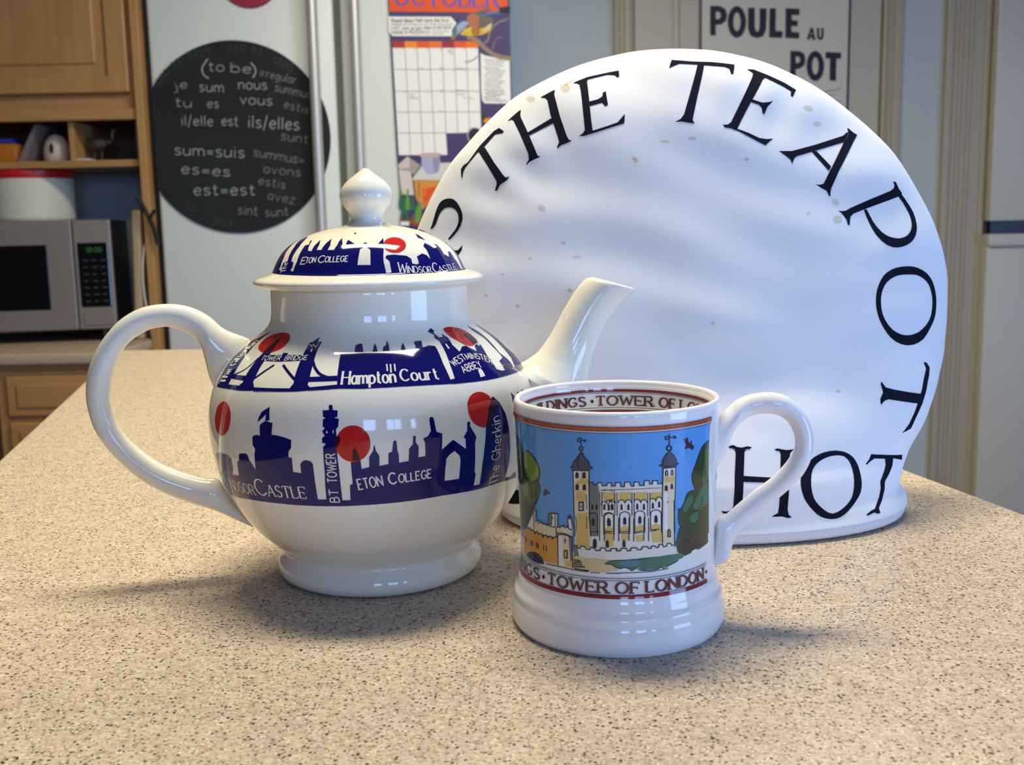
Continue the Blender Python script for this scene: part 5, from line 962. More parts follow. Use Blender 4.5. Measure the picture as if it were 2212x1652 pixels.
["p","bottle",3,[-11738,-19195,-11180,-19206,-11239,-20977,-10859,-22168,-10899,-23352,-12299,-23324,-12259,-22140,-11799,-20966]],
["p","bottle",3,[-14637,-22093,-14077,-22104,-14140,-23880,-13861,-25073,-13868,-25271,-15069,-25247,-15062,-25049,-14700,-23869]],
["p","bottle",3,[-13358,-22710,-12799,-22722,-12860,-24499,-12620,-25691,-12614,-25494,-13735,-25471,-13742,-25669,-13420,-24488]],
["p","cal_wood_dark",2,[-15082,-25603,-12080,-25702,-9322,-21015,-8727,-27354,-15140,-27227]],
["p","paper",3,[-14908,-26339,-12604,-26385,-12642,-27475,-14946,-27429]],
["p","bottle_light",4,[-10839,-24539,-10462,-23175,-9953,-21988,-9371,-21205,-8925,-21121,-8911,-22422,-9125,-24178,-9477,-25754,-9916,-26934,-10413,-27191,-10815,-26817,-10938,-25830]],
["p","bottle",3,[-11346,-24727,-10553,-21977,-9721,-21007,-10399,-23362,-10878,-25726]],
["p","cal_red",4,[-11619,-26900,-9910,-26736,-9541,-27735,-11646,-27693]],
["p","bottle_dark",1,[7649,2792,9030,2765,9766,440,8369,-111]],
["p","cal_amber",2,[8473,80,8985,841,10570,1002,10337,-535,8760,-312]],
["p","grey_pencil",2,[8146,-3681,8072,-4199,7877,-4685,7573,-5110,7178,-5449,6715,-5684,6211,-5799,5694,-5789,5196,-5654,4745,-5401,4368,-5047,4086,-4610,3915,-4118,3867,-3597,3943,-3080,4138,-2595,4442,-2171,4837,-1833,5299,-1599,5803,-1484,6318,-1494,6815,-1629,7266,-1880,7643,-2234,7925,-2669,8097,-3161]],
["p","ink",3,[7968,-3678,7904,-4140,7737,-4574,7478,-4953,7142,-5257,6747,-5467,6317,-5570,5877,-5561,5453,-5441,5069,-5216,4748,-4900,4508,-4510,4363,-4071,4322,-3606,4387,-3144,4554,-2711,4814,-2332,5150,-2030,5545,-1821,5974,-1718,6413,-1727,6836,-1846,7220,-2070,7541,-2386,7781,-2774,7926,-3214]]],
"poster_print":[
["p","poster_ink",0,[-22116,27980,-19151,27923,-17250,26978,-16600,25146,-16897,23330,-18465,22144,-20234,21996,-20205,18704,-22043,18862]],
["p","poster_ink",0,[-9871,27139,-7662,27096,-7576,21021,-7178,19794,-6419,19780,-6057,20991,-6083,26944,-3873,26841,-3896,20340,-4813,18223,-6704,17649,-8803,18301,-9782,20454]],
["p","poster_ink",0,[-2864,26882,-845,26843,-850,19794,1495,19627,1342,17555,-2905,17759]],
["p","poster_ink",0,[2311,26783,6861,26453,6774,24513,4371,24681,4403,23040,6302,22882,6276,21057,4312,21217,4347,19388,6884,19156,6924,17202,2356,17535]],
["p","poster_ink",0,[9339,16850,10525,20549,11284,20534,12195,16673,11244,16691,11036,17489,10339,17503,10228,16772]],
["p","poster_ink",0,[12551,20449,13311,20434,13371,17872,13699,17377,14004,17859,14007,20421,14767,20406,14772,17539,14285,16693,13271,16713,12684,17457]],
["p","poster_ink",0,[4145,13462,7004,13284,8609,12456,9093,10605,8687,8768,7245,7749,5975,7651,6038,4504,4122,4727]],
["p","poster_ink",0,[15582,12873,20669,12529,20594,10566,19128,10717,19183,3630,17075,3857,17031,10758,15502,10910]],
["p","poster_ink",0,[-10445,22780,-10471,22010,-10570,21259,-10740,20547,-10975,19891,-11271,19308,-11620,18811,-12013,18413,-12441,18125,-12893,17952,-13358,17900,-13824,17970,-14281,18160,-14716,18466,-15118,18879,-15479,19389,-15789,19985,-16039,20650,-16226,21369,-16342,22123,-16387,22895,-16358,23664,-16258,24413,-16087,25123,-15851,25776,-15554,26356,-15206,26850,-14814,27244,-14387,27531,-13937,27702,-13474,27753,-13009,27684,-12555,27495,-12121,27192,-11719,26782,-11359,26275,-11049,25683,-10797,25021,-10610,24304,-10491,23551]],
["p","sign_cream",2,[-12278,22815,-12296,22221,-12362,21654,-12475,21138,-12629,20696,-12817,20348,-13032,20109,-13263,19989,-13502,19993,-13736,20122,-13956,20370,-14153,20726,-14317,21174,-14442,21694,-14522,22264,-14554,22859,-14536,23453,-14469,24019,-14356,24534,-14202,24974,-14013,25321,-13799,25559,-13568,25679,-13330,25674,-13097,25546,-12877,25299,-12680,24945,-12516,24498,-12391,23979,-12310,23410]],
["p","poster_ink",0,[15180,8457,15163,7716,15075,6994,14919,6309,14699,5678,14421,5116,14090,4638,13715,4255,13306,3978,12873,3812,12425,3762,11975,3829,11533,4012,11111,4306,10719,4703,10366,5195,10061,5768,9813,6408,9626,7100,9505,7826,9454,8569,9473,9309,9563,10030,9719,10713,9940,11341,10219,11900,10550,12375,10924,12755,11332,13031,11764,13195,12209,13245,12658,13178,13098,12996,13518,12705,13910,12310,14262,11822,14567,11252,14817,10614,15005,9924,15127,9200]],
["p","sign_cream",2,[13335,8493,13326,7930,13272,7392,13177,6903,13045,6484,12880,6154,12691,5927,12485,5813,12272,5817,12061,5939,11861,6174,11681,6511,11529,6935,11412,7428,11334,7969,11299,8533,11309,9095,11362,9632,11458,10120,11591,10538,11755,10867,11944,11093,12149,11206,12362,11202,12573,11081,12772,10847,12952,10511,13104,10088,13221,9596,13300,9057]],
["p","sign_cream",2,[-20271,26127,-19260,26047,-18749,25370,-18740,24398,-19240,23861,-20250,23820]],
["p","sign_cream",2,[10513,18232,10956,18224,10743,19265]],
["p","sign_cream",2,[5896,11588,6787,11509,7243,10948,7261,10087,6826,9604,5935,9621]],
["l","grey_pencil",0,312,[14944,-311,15550,10,16157,331,16837,582,17673,692,18582,731,19382,842,19978,1094,20466,1417,20954,1740]],
["l","grey_pencil",0,312,[16251,-1578,17093,-1181,17934,-783,18776,-386]],
["l","grey_pencil",0,312,[9888,-2696,11582,-2223,13274,-1750,14973,-1553,16824,-1773,18681,-2269,20118,-2896,20847,-3647,21155,-4528,21462,-5411]],
["l","grey_pencil",0,312,[8662,-5161,9502,-4554,10341,-3948,11181,-3343]]],
}
POT_HANDLE=[[0.05141,0.10981,0.06416,0.08661],[0.05786,0.11488,0.0705,0.08757],[0.06243,0.11696,0.07432,0.09122],[0.06634,0.11861,0.07645,0.09687],[0.0702,0.12114,0.07795,0.10524],[0.07395,0.12502,0.0794,0.11184],[0.07903,0.12859,0.08257,0.11641],[0.08546,0.13123,0.08751,0.11986],[0.09327,0.13235,0.09398,0.12164],[0.10181,0.13173,0.10071,0.12105],[0.10847,0.12963,0.10596,0.11891],[0.11527,0.12552,0.11158,0.11515],[0.12085,0.12009,0.11557,0.11046],[0.12626,0.11281,0.11897,0.10402],[0.13033,0.10445,0.12115,0.09657],[0.13248,0.09496,0.12222,0.08904],[0.13256,0.08534,0.12163,0.08279],[0.13012,0.0745,0.11949,0.0761],[0.1252,0.06556,0.11475,0.06856],[0.11885,0.05753,0.10795,0.06157],[0.11078,0.0495,0.10033,0.05589],[0.10054,0.04256,0.09186,0.05192],[0.09007,0.03769,0.08394,0.04923],[0.07948,0.03351,0.07557,0.04765],[0.07252,0.03009,0.07182,0.04194],[0.06621,0.02646,0.06715,0.03412],[0.0602,0.02321,0.06073,0.02615]]
POT_SPOUT=[[0.06393,0.09928,0.10292,0.07045],[0.06971,0.09824,0.10385,0.07888],[0.07347,0.09901,0.1046,0.08602],[0.07725,0.10127,0.10524,0.09146],[0.08041,0.10365,0.10604,0.09604],[0.08488,0.10929,0.10736,0.10143],[0.08872,0.11535,0.1096,0.10719],[0.09257,0.12244,0.11227,0.11313],[0.09639,0.12869,0.11539,0.11863],[0.10021,0.13423,0.11942,0.12347],[0.10295,0.1373,0.12367,0.12789],[0.10484,0.13876,0.12706,0.13068],[0.10618,0.13914,0.12859,0.1322],[0.1066,0.13913,0.12868,0.13269]]
MUG_HANDLE=[[0.0379,0.08028,0.03853,0.06397],[0.04036,0.08489,0.04082,0.06578],[0.04342,0.08804,0.04276,0.0681],[0.04519,0.09007,0.04507,0.07301],[0.04824,0.0929,0.04691,0.07868],[0.0512,0.0944,0.04911,0.08267],[0.05416,0.0955,0.0528,0.08582],[0.06033,0.09646,0.05724,0.08742],[0.06651,0.09569,0.0622,0.08754],[0.07149,0.09311,0.06667,0.08633],[0.07602,0.0883,0.07009,0.08324],[0.07885,0.08267,0.07205,0.07903],[0.07997,0.07642,0.07259,0.07466],[0.07915,0.06871,0.07133,0.07055],[0.07558,0.06149,0.06842,0.06607],[0.06972,0.05527,0.06304,0.06039],[0.06232,0.04901,0.0562,0.0552],[0.05636,0.0443,0.04974,0.04945],[0.05198,0.03982,0.04475,0.04494],[0.04914,0.03585,0.04223,0.04378],[0.04752,0.0316,0.04074,0.04061],[0.0467,0.02735,0.03978,0.03425],[0.04495,0.02478,0.03931,0.02893],[0.0414,0.02333,0.03833,0.02466]]
LV={"o1": 0.13836, "o2": 0.13682, "s0": 0.13608, "d1": 0.07918, "d2": 0.0783, "r1": 0.07255, "r2": 0.07115, "base": 0.0733, "cap": 0.07781, "thR": 0.9565, "i_r1": 0.00194, "i_r2": 0.00297, "i_l1": 0.00349, "i_cap": 0.00484, "i_base": 0.0089, "i_l2": 0.01005, "i_r3": 0.01109, "i_r4": 0.01193, "t_tw0": -0.8274, "t_tw1": -0.1874, "t_of0": -0.1081, "t_of1": 0.109, "t_lo0": 0.1818, "t_lo1": 0.8922, "t_ng0": -1.4363, "t_ng1": -0.9597, "t_di0": -0.8943, "t_di1": 0.9605, "i_bu0": 4.3525, "i_bu1": 3.4108, "i_di": 3.3264, "i_tw0": 3.2766, "i_tw1": 2.604, "i_of0": 2.5164, "i_of1": 2.3036, "i_lo0": 2.2214, "i_lo1": 1.302}


# ------------------------------------------------------------------ shared materials
def stone_mat():
    m=bpy.data.materials.new('speckled_stone'); m.use_nodes=True; nt=m.node_tree; N=nt.nodes; L=nt.links; b=N['Principled BSDF']
    tc=N.new('ShaderNodeTexCoord'); b.inputs['Roughness'].default_value=.42; b.inputs['Specular IOR Level'].default_value=.35
    def ramp(src,els):
        r=N.new('ShaderNodeValToRGB'); e=r.color_ramp.elements
        while len(e)<len(els): e.new(.5)
        for q,(p,c) in zip(e,els): q.position=p; q.color=c
        L.new(src,r.inputs[0]); return r.outputs[0]
    def noise(sc,det=3):
        n=N.new('ShaderNodeTexNoise'); n.inputs['Scale'].default_value=sc; n.inputs['Detail'].default_value=det; n.inputs['Roughness'].default_value=.6
        L.new(tc.outputs['Object'],n.inputs['Vector']); return n.outputs['Fac']
    def vor(sc,rnd=1):
        v=N.new('ShaderNodeTexVoronoi'); v.inputs['Scale'].default_value=sc; v.inputs['Randomness'].default_value=rnd
        L.new(tc.outputs['Object'],v.inputs['Vector']); s=N.new('ShaderNodeSeparateColor'); L.new(v.outputs['Color'],s.inputs[0]); return v.outputs['Distance'],s
    def mix(a,c,f):
        x=N.new('ShaderNodeMix'); x.data_type='RGBA'; L.new(f,x.inputs['Factor']); L.new(a,x.inputs['A']) 
        if isinstance(c,tuple): x.inputs['B'].default_value=c
        else: L.new(c,x.inputs['B'])
        return x.outputs['Result']
    def math_(op,a,bv):
        x=N.new('ShaderNodeMath'); x.operation=op
        for i,q in enumerate((a,bv)):
            if isinstance(q,(int,float)): x.inputs[i].default_value=q
            else: L.new(q,x.inputs[i])
        return x.outputs[0]
    K=(0,0,0,1);Wh=(1,1,1,1)
    base=ramp(noise(420,4),[(.30,lin((146,128,110))),(.46,lin((188,171,150))),(.60,lin((208,192,171))),(.78,lin((224,212,194)))])
    blotch=ramp(noise(90,2),[(.35,lin((186,165,146))),(.65,lin((212,197,175)))])
    x=N.new('ShaderNodeMix'); x.data_type='RGBA'; x.inputs['Factor'].default_value=.35; L.new(base,x.inputs['A']); L.new(blotch,x.inputs['B']); c=x.outputs['Result']
    def specks(c,sc,chan,p,dist,col):
        d,s=vor(sc); sel=math_('LESS_THAN',s.outputs[chan],p)
        warp=math_('ADD',d,math_('MULTIPLY',math_('SUBTRACT',noise(sc*2.2,2),.5),.5))
        near=ramp(warp,[(dist*.75,Wh),(dist*1.15,K)])
        return mix(c,col,math_('MULTIPLY',sel,near))
    c=specks(c,980,0,.32,.46,lin((160,136,112)))
    c=specks(c,820,1,.17,.42,lin((116,98,82)))
    c=specks(c,640,0,.13,.40,lin((66,62,58)))
    c=specks(c,520,2,.035,.38,lin((40,40,42)))
    c=specks(c,700,2,.06,.36,lin((226,218,200)))
    c=specks(c,560,1,.03,.40,lin((160,124,96)))
    L.new(c,b.inputs['Base Color'])
    return m
STONE=stone_mat()
GLAZE=mat('cream_glaze',(240,232,210),.06,coat=.0,spec=.5)
MUGGLAZE=mat('white_glaze',(240,236,232),.06,spec=.5)
def cloth_mat():
    m=mat('white_cotton',(240,239,236),.95,spec=.12); nt=m.node_tree; b=nt.nodes['Principled BSDF']
    tc=nt.nodes.new('ShaderNodeTexCoord'); h=[]
    for ax,sc in (('X',1500),('Z',1200)):
        w=nt.nodes.new('ShaderNodeTexWave'); w.bands_direction=ax; w.inputs['Scale'].default_value=sc/2; w.inputs['Distortion'].default_value=1.5; w.inputs['Detail Scale'].default_value=3
        nt.links.new(tc.outputs['Object'],w.inputs['Vector']); h.append(w.outputs['Fac'])
    a=nt.nodes.new('ShaderNodeMath'); nt.links.new(h[0],a.inputs[0]); nt.links.new(h[1],a.inputs[1])
    n=nt.nodes.new('ShaderNodeTexNoise'); n.inputs['Scale'].default_value=700; nt.links.new(tc.outputs['Object'],n.inputs['Vector'])
    a2=nt.nodes.new('ShaderNodeMath'); nt.links.new(a.outputs[0],a2.inputs[0]); nt.links.new(n.outputs['Fac'],a2.inputs[1])
    bp=nt.nodes.new('ShaderNodeBump'); bp.inputs['Strength'].default_value=.11; bp.inputs['Distance'].default_value=.0006
    nt.links.new(a2.outputs[0],bp.inputs['Height']); nt.links.new(bp.outputs[0],b.inputs['Normal'])
    return m
CLOTH=cloth_mat(); TOWEL=mat('hem_cotton',(230,230,232),.95,spec=.1,bump=.5,bscale=900)
MAPLE=mat('maple_wood',(180,134,80),.45,noise=.14,nscale=7,stretch=(6,6,.7))
MAPLE_H=mat('maple_wood_across',(178,132,78),.45,noise=.14,nscale=7,stretch=(.7,6,6))
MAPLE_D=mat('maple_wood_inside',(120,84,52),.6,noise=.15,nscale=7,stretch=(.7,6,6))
WALLP=mat('blue_grey_paint',(188,197,196),.8,noise=.03,nscale=3,bump=.15,bscale=180)
TRIM=mat('taupe_gloss_paint',(180,166,140),.45); DOORP=mat('door_paint',(188,178,156),.45)
FRIDGE=mat('white_enamel',(214,220,212),.35,bump=.12,bscale=260); STEEL=mat('brushed_steel',(196,192,184),.42,metal=.55,bump=.08,bscale=200)
GASKET=mat('grey_gasket',(96,104,92),.7); BLACKP=mat('black_plastic',(20,20,22),.35); DARKGL=mat('dark_glass',(14,14,16),.08)
SILVER=mat('silver_plastic',(138,126,114),.42,metal=.35); DIMP=mat('umber_paint',(112,100,88),.85); CEIL=mat('ceiling_white',(176,172,164),.9); FLOORM=mat('floor_tile',(104,86,68),.5,noise=.1,nscale=2)

# ------------------------------------------------------------------ the room
def struct(o): return tag(o,kind='structure')
XL,XR,YF,YB=-2.6,3.4,-3.3,3.6
struct(box('floor',XL-.1,XR+.1,YF-.1,YB+.1,-.08,0,FLOORM)); struct(box('ceiling',XL-.1,XR+.1,YF-.1,YB+.1,2.45,2.53,CEIL))
struct(box('wall_back',-.97,XR+.1,YB,YB+.1,0,2.45,WALLP)); struct(box('wall_left',XL-.1,XL,YF,YB,0,2.45,DIMP))
struct(box('wall_niche',XL,-.975,3.30,3.40,0,2.45,WALLP))
mb=MB()
xs=[XL]+[v for q in WINS for v in q[:2]]+[XR]
for i in range(0,len(xs),2): mb.box(xs[i],xs[i+1],YF-.1,YF,0,2.45)
for x0,x1,z0,z1 in WINS: mb.box(x0,x1,YF-.1,YF,0,z0).box(x0,x1,YF-.1,YF,z1,2.45)
struct(mb.build('wall_front',DIMP))
mb=MB().box(XR,XR+.1,YF,-2.0,0,2.45).box(XR,XR+.1,-.4,YB,0,2.45).box(XR,XR+.1,-2.0,-.4,2.12,2.45); struct(mb.build('wall_right',DIMP))
WHITEW=mat('window_white',(232,230,224),.5)
for i,(x0,x1,z0,z1) in enumerate(WINS):
    mb=MB().box(x0,x0+.035,YF-.08,YF+.015,z0,z1).box(x1-.035,x1,YF-.08,YF+.015,z0,z1).box(x0,x1,YF-.08,YF+.015,z0,z0+.035).box(x0,x1,YF-.08,YF+.015,z1-.035,z1)
    if x1-x0>.7: mb.box((x0+x1)/2-.014,(x0+x1)/2+.014,YF-.06,YF,z0,z1)
    struct(mb.build('window_%d'%(i+1),WHITEW))
mb=MB().box(XR-.015,XR+.08,-2.0,-1.95,0,2.12).box(XR-.015,XR+.08,-.45,-.4,0,2.12).box(XR-.015,XR+.08,-1.22,-1.18,0,2.12).box(XR-.015,XR+.08,-2.0,-.4,2.07,2.12).box(XR-.015,XR+.08,-2.0,-.4,0,.08)
struct(mb.build('door_1',WHITEW))
# pantry door in the back wall with its moulded casings
def casing(name,x0,x1,z1=2.10):
    mb=MB(); w=x1-x0
    mb.box(x0,x1,YB-.018,YB,0,z1,.003); mb.box(x0,x0+w*.16,YB-.030,YB-.016,0,z1,.004); mb.box(x0+w*.30,x0+w*.38,YB-.025,YB-.016,0,z1,.003)
    mb.box(x0+w*.52,x0+w*.60,YB-.025,YB-.016,0,z1,.003); mb.box(x1-w*.14,x1,YB-.024,YB-.016,0,z1,.004)
    return struct(mb.build(name,TRIM))
casing('trim_1',.353,.414); casing('trim_2',1.226,1.290); casing('trim_3',1.432,1.578,2.45)
struct(MB().box(.353,1.290,YB-.022,YB,2.04,2.11,.004).build('trim_4',TRIM))
dr=empty('door_2',(0,0,0),None,None); struct(dr)
MB().box(.420,1.222,3.596,3.5995,.012,2.036).build('door_back',DOORP,dr)
MB().box(.420,.546,3.586,3.598,.012,2.036,.004).box(1.118,1.222,3.586,3.598,.012,2.036,.004).box(.546,1.118,3.586,3.598,1.96,2.036,.003).box(.546,1.118,3.586,3.598,.85,.98,.003).box(.546,1.118,3.586,3.598,.012,.22,.003).build('stile_frame',DOORP,dr)
for z0,z1 in ((.98,1.96),(.22,.85)): MB().box(.566,1.10,3.590,3.598,z0+.025,z1-.025,.006).build('panel',DOORP,dr)
MB().lathe([(0,0),(.012,0),(.012,.03),(.026,.04),(.028,.055),(.018,.066),(0,.068)],n=24).build('knob',STEEL,dr,True)
kn=[o for o in COL.objects if o.name=='knob'][0]; kn.rotation_euler=(PI/2,0,0); kn.location=(1.175,3.586,1.0)
# ceiling fixture over the island, and the added unseen one over the galley
def fixture(x,y,sy,label):
    r=empty('ceiling_light',(x,y,2.45),label,'ceiling light',None)
    w,d=.64 if sy>.25 else .41,sy/2+.04
    MB().box(-w,w,-d,d,-.03,0,.004).build('housing',CEIL,r)
    MB().box(-w,-w+.03,-d,d,-.075,-.03).box(w-.03,w,-d,d,-.075,-.03).box(-w,w,-d,-d+.03,-.075,-.03).box(-w,w,d-.03,d,-.075,-.03).build('frame',CEIL,r)
    return r
fixture(-.06,.74,.24,'white box ceiling light right above the tea things on the island')
fixture(.20,1.90,.30,'white box ceiling light added in front of the refrigerator to brighten the background')

# ------------------------------------------------------------------ island the tea things stand on
def Lx(y): return -.401-.237*(y-.847)
def Rx(y): return .259-.235*(y-.697)
quad=[(Lx(-.35),-.35),(Rx(-.35),-.35),(Rx(1.455),1.455),(Lx(1.482),1.482)]
isl=empty('kitchen_island',(0,0,0),'kitchen island cabinet under the speckled stone worktop','island')
ins=[(Lx(-.25)+.06,-.25),(Rx(-.25)-.06,-.25),(Rx(1.40)-.05,1.40),(Lx(1.42)+.05,1.42)]
MB().prism(ins,.10,TOP-.04,.003).build('carcass',MAPLE,isl)
MB().prism([(p[0]*.96,p[1]*.96+.03) for p in ins],0,.10).build('plinth',BLACKP,isl)
wt=MB().prism(quad,TOP-.04,TOP,.006,seg=3).build('stone_worktop',STONE,None,True)
tag(wt,'beige speckled stone worktop carrying teapot, mug and tea cosy','worktop')

# ------------------------------------------------------------------ teapot
pot=empty('teapot',(-.0666,.5070,TOP),'cream teapot with blue London skyline print and red dots','teapot')
lathe_obj('body',S_POT,GLAZE,pot)
ring_tube('handle',POT_HANDLE,(-.9915,-.130),GLAZE,pot,lim=.0080)
ring_tube('spout',POT_SPOUT,(.9915,.130),GLAZE,pot,n=36,lim=.019,hollow=1)
lid=lathe_obj('lid',S_LID,GLAZE,pot); lathe_obj('knob',S_KNOB,GLAZE,lid,96)
for nm,S,R0,par in (('upper_skyline_print',S_POT,.07,pot),('lower_skyline_print',S_POT,.07,pot),('lid_skyline_print',S_LID,.04,lid)):
    o=Print(S,R0,.0011 if S is S_LID else .002,.00012 if S is S_LID else .00008).entries(DECALS[nm]).build(nm,'glaze',par)
    tag(o,{'u':'blue skyline band with red discs on the shoulder','l':'blue skyline band with red discs round the belly'}.get(nm[0]) if par is pot else 'blue skyline band with a red disc on the lid')
    c=o.copy(); COL.objects.link(c); c.parent=par; c.rotation_euler=(0,0,PI)      # the same transfer goes round the back

# ------------------------------------------------------------------ mug
mug=empty('mug',(.0426,.4309,TOP),'white pottery mug with a printed castle scene','mug')
mb_=Lathe(MUG_OUT[:-1]+MUG_IN)
lathe_obj('body',mb_,MUGGLAZE,mug)
ring_tube('handle',MUG_HANDLE,(math.cos(math.radians(-4)),math.sin(math.radians(-4))),MUGGLAZE,mug,lim=.0064)
R=.0405; pr=Print(S_MUG,R,.0018,.00006,.000025)
tL=-2.55; tR=LV['thR']
def band(P,t0,t1,v0,v1,col,lay,R):
    P.poly([(t0*R,v0),(t1*R,v0),(t1*R,v1),(t0*R,v1)],col,lay)
band(pr,tL,tR,LV['d1'],LV['s0'],'sky_blue',-1,R)
pr.entries(DECALS['castle_scene'])
band(pr,tL,tR,LV['r2'],LV['d1'],'paper',4,R)
band(pr,tL,tR,LV['s0'],LV['o1']+.0002,'paper',4,R)
band(pr,tL,tR,LV['o2'],LV['o1'],'band_orange',18,R)
for v in (LV['o1'],LV['o2'],LV['s0'],LV['d1'],LV['d2'],LV['r1'],LV['r2']): pr.ribbon([(tL*R,v),(tR*R,v)],.00022,'ink',19)
band(pr,tL,tR,LV['r2'],LV['r1'],'band_red',18,R)
def caption(P,st,t0,t1,v0,v1,R,mirror=0):
    for wd,col,l in ((.25,'ink',20),(.12,'letter_brown',21)): P.text(st,[(t0*R,v0),(t1*R,v0)],abs(v1-v0),wd,col,l,1,mirror)
vb=LV['base']; vc=vb+(LV['d2']-vb)*.86
caption(pr,'TOWER',LV['t_tw0'],LV['t_tw1'],vb,vc,R); caption(pr,'OF',LV['t_of0'],LV['t_of1'],vb,vc,R); caption(pr,'LONDON',LV['t_lo0'],LV['t_lo1'],vb,vc,R); caption(pr,'BUILDINGS',LV['t_ng1']-1.15,LV['t_ng1'],vb,vc,R)
for t in (LV['t_di0'],LV['t_di1']): pr.text('*',[(t*R-.0009,vb),(t*R+.0009,vb)],vc-vb,.2,'ink',20)
tag(pr.build('printed_scene','glaze',mug),'castle, trees and blue sky above a lettered band')
R=.038; pi_=Print(S_MUGIN,R,.0018); a0,a1=PI*.45,PI*1.6
band(pi_,a0,a1,LV['i_r1'],LV['i_r2'],'band_red',1,R); band(pi_,a0,a1,LV['i_r3'],LV['i_r4'],'band_red',1,R)
for v in (LV['i_l1'],LV['i_l2'],LV['i_r1'],LV['i_r2'],LV['i_r3'],LV['i_r4']): pi_.ribbon([(a0*R,v),(a1*R,v)],.0002,'ink',2)
for st,a,b in (('BUILDINGS','bu0','bu1'),('TOWER','tw0','tw1'),('OF','of0','of1'),('LONDON','lo0','lo1')): caption(pi_,st,LV['i_'+a],LV['i_'+b],LV['i_base'],LV['i_cap'],R,0)
pi_.text('*',[(LV['i_di']*R+.0009,LV['i_base']),(LV['i_di']*R-.0009,LV['i_base'])],abs(LV['i_base']-LV['i_cap']),.2,'ink',2,0,0)
tag(pi_.build('inner_print','glaze',mug),'red and black lettered band inside the rim')

# ------------------------------------------------------------------ tea cosy
cosy=empty('tea_cosy',(.1100,.5970,TOP+.0004),'large white padded tea cosy with black capital lettering','tea cosy')
def cosy_mesh():
    n=240; zs=[.0065+(.035-.0065)*i/30 for i in range(30)]; m=150
    zs+= [.035+(Cosy.TOP-.035)*math.sin(PI/2*i/m) for i in range(m+1)]
    V=[];F=[]
    for z in zs[:-1]:
        a,b,cx,cy=S_COSY.sec(z); N_=S_COSY.N(z)
        for k in range(n):
            t=2*PI*k/n; c,s=math.cos(t),math.sin(t); x=cx+a*math.copysign(abs(c)**(2/N_),c); cc=abs(s)**(2/N_)
            wv=S_COSY.wrinkle(x,z)*min(1,cc/.45)
            V.append((x,cy+math.copysign(1,s)*(b*cc+wv),z))
    V.append((S_COSY.sec(Cosy.TOP)[2],S_COSY.sec(Cosy.TOP)[3],Cosy.TOP)); r=len(zs)-1
    for i in range(r-1):
        for k in range(n): F.append((i*n+k,i*n+(k+1)%n,(i+1)*n+(k+1)%n,(i+1)*n+k))
    for k in range(n): F.append(((r-1)*n+k,(r-1)*n+(k+1)%n,len(V)-1))
    return meshobj('cover',V,F,CLOTH,cosy,True)
cosy_mesh()
n=200; V=[];F=[]
HP=[(-.0135,.0006),(-.004,.0),(.0002,.0009),(.0016,.0026),(.0019,.0046),(.0015,.0067),(.0004,.0081),(-.0016,.0089),(-.006,.0088)]
HPs=spline(HP,4)
for o_,z in HPs:
    a,b,cx,cy=S_COSY.sec(.006); a-=.0032; b-=.0018
    for k in range(n):
        t=2*PI*k/n; c,s=math.cos(t),math.sin(t); V.append((cx+(a+o_)*math.copysign(abs(c)**(2/2.1),c),cy+(b+o_)*math.copysign(abs(s)**(2/2.1),s),z))
for i in range(len(HPs)-1):
    for k in range(n): F.append((i*n+k,i*n+(k+1)%n,(i+1)*n+(k+1)%n,(i+1)*n+k))
F.append(tuple(range(n))[::-1])
tag(meshobj('hem',V,F,TOWEL,cosy,True),'rolled white hem round the open foot')
for i in range(14): Print(S_COSY,None,.0035,.00022,.00005).entries(DECALS['letter_%d'%i]).build('letter','cloth',cosy)
tag(Print(S_COSY,None,.0035,.00018,.00005).entries(DECALS['tea_stains']).build('tea_stains','cloth',cosy),'pale brown tea stains on the cotton',kind='stuff')

# ------------------------------------------------------------------ refrigerator with board, calendar and magnet
fr=empty('refrigerator',(-.475,2.97,0),'white double-door refrigerator with steel bar handles','refrigerator')
MB().box(-.484,.482,.065,.62,.03,1.99,.006).build('cabinet',FRIDGE,fr)
for x0,x1 in ((-.486,.016),(.032,.486)):
    MB().box(x0,x1,0,.062,.55,1.985,.012,3).build('door',FRIDGE,fr,True)
MB().box(-.4965,-.4865,.012,.30,.03,1.98).build('gap_shade',BLACKP,fr)  # black strip standing in for the shade between refrigerator and end panel
MB().box(.014,.034,.006,.06,.55,1.98).build('gasket',GASKET,fr)
MB().box(-.486,.486,0,.062,.06,.535,.012,3).build('freezer_drawer',FRIDGE,fr,True)
for x in (-.034,.078):
    h=MB().tube([(x,-.045,z) for z in (.66,1.2,1.94)],.0145,16).tube([(x,.004,.70),(x,-.045,.70)],.008,10).tube([(x,.004,1.90),(x,-.045,1.90)],.008,10).build('bar_handle',STEEL,fr,True)
h=MB().tube([(-.4,-.045,.5),(0,-.045,.5),(.4,-.045,.5)],.0145,16).tube([(-.36,.004,.5),(-.36,-.045,.5)],.008,10).tube([(.36,.004,.5),(.36,-.045,.5)],.008,10).build('bar_handle',STEEL,fr,True)
cb=empty('chalkboard',(-.735,2.964,1.477),'round black chalkboard with verb tables on the left refrigerator door','chalkboard')
MB().prism([(max(-.2235,-.003+.2575*math.cos(2*PI*k/120)),-.0035+.2560*math.sin(2*PI*k/120)) for k in range(120)],.0004,.0058,0,'y').build('board',mat('chalkboard_black',(22,28,28),.85,noise=.25,nscale=6),cb)
for k in DECALS:
    if k.startswith('chalk_'): Print(S_FLAT,None,.03,.0006,.00004).entries(DECALS[k]).build('chalk_word','chalk',cb)
mg=MB().lathe([(0,0),(.084,0),(.086,.002),(.084,.006),(0,.009)],n=48).build('round_magnet',mat('magnet_red',(150,40,52),.4),None,True); mg.rotation_euler=(PI/2,0,0); mg.location=(-.678,2.9695,1.897)
tag(mg,'dark red round magnet at the top edge above the chalkboard','magnet')
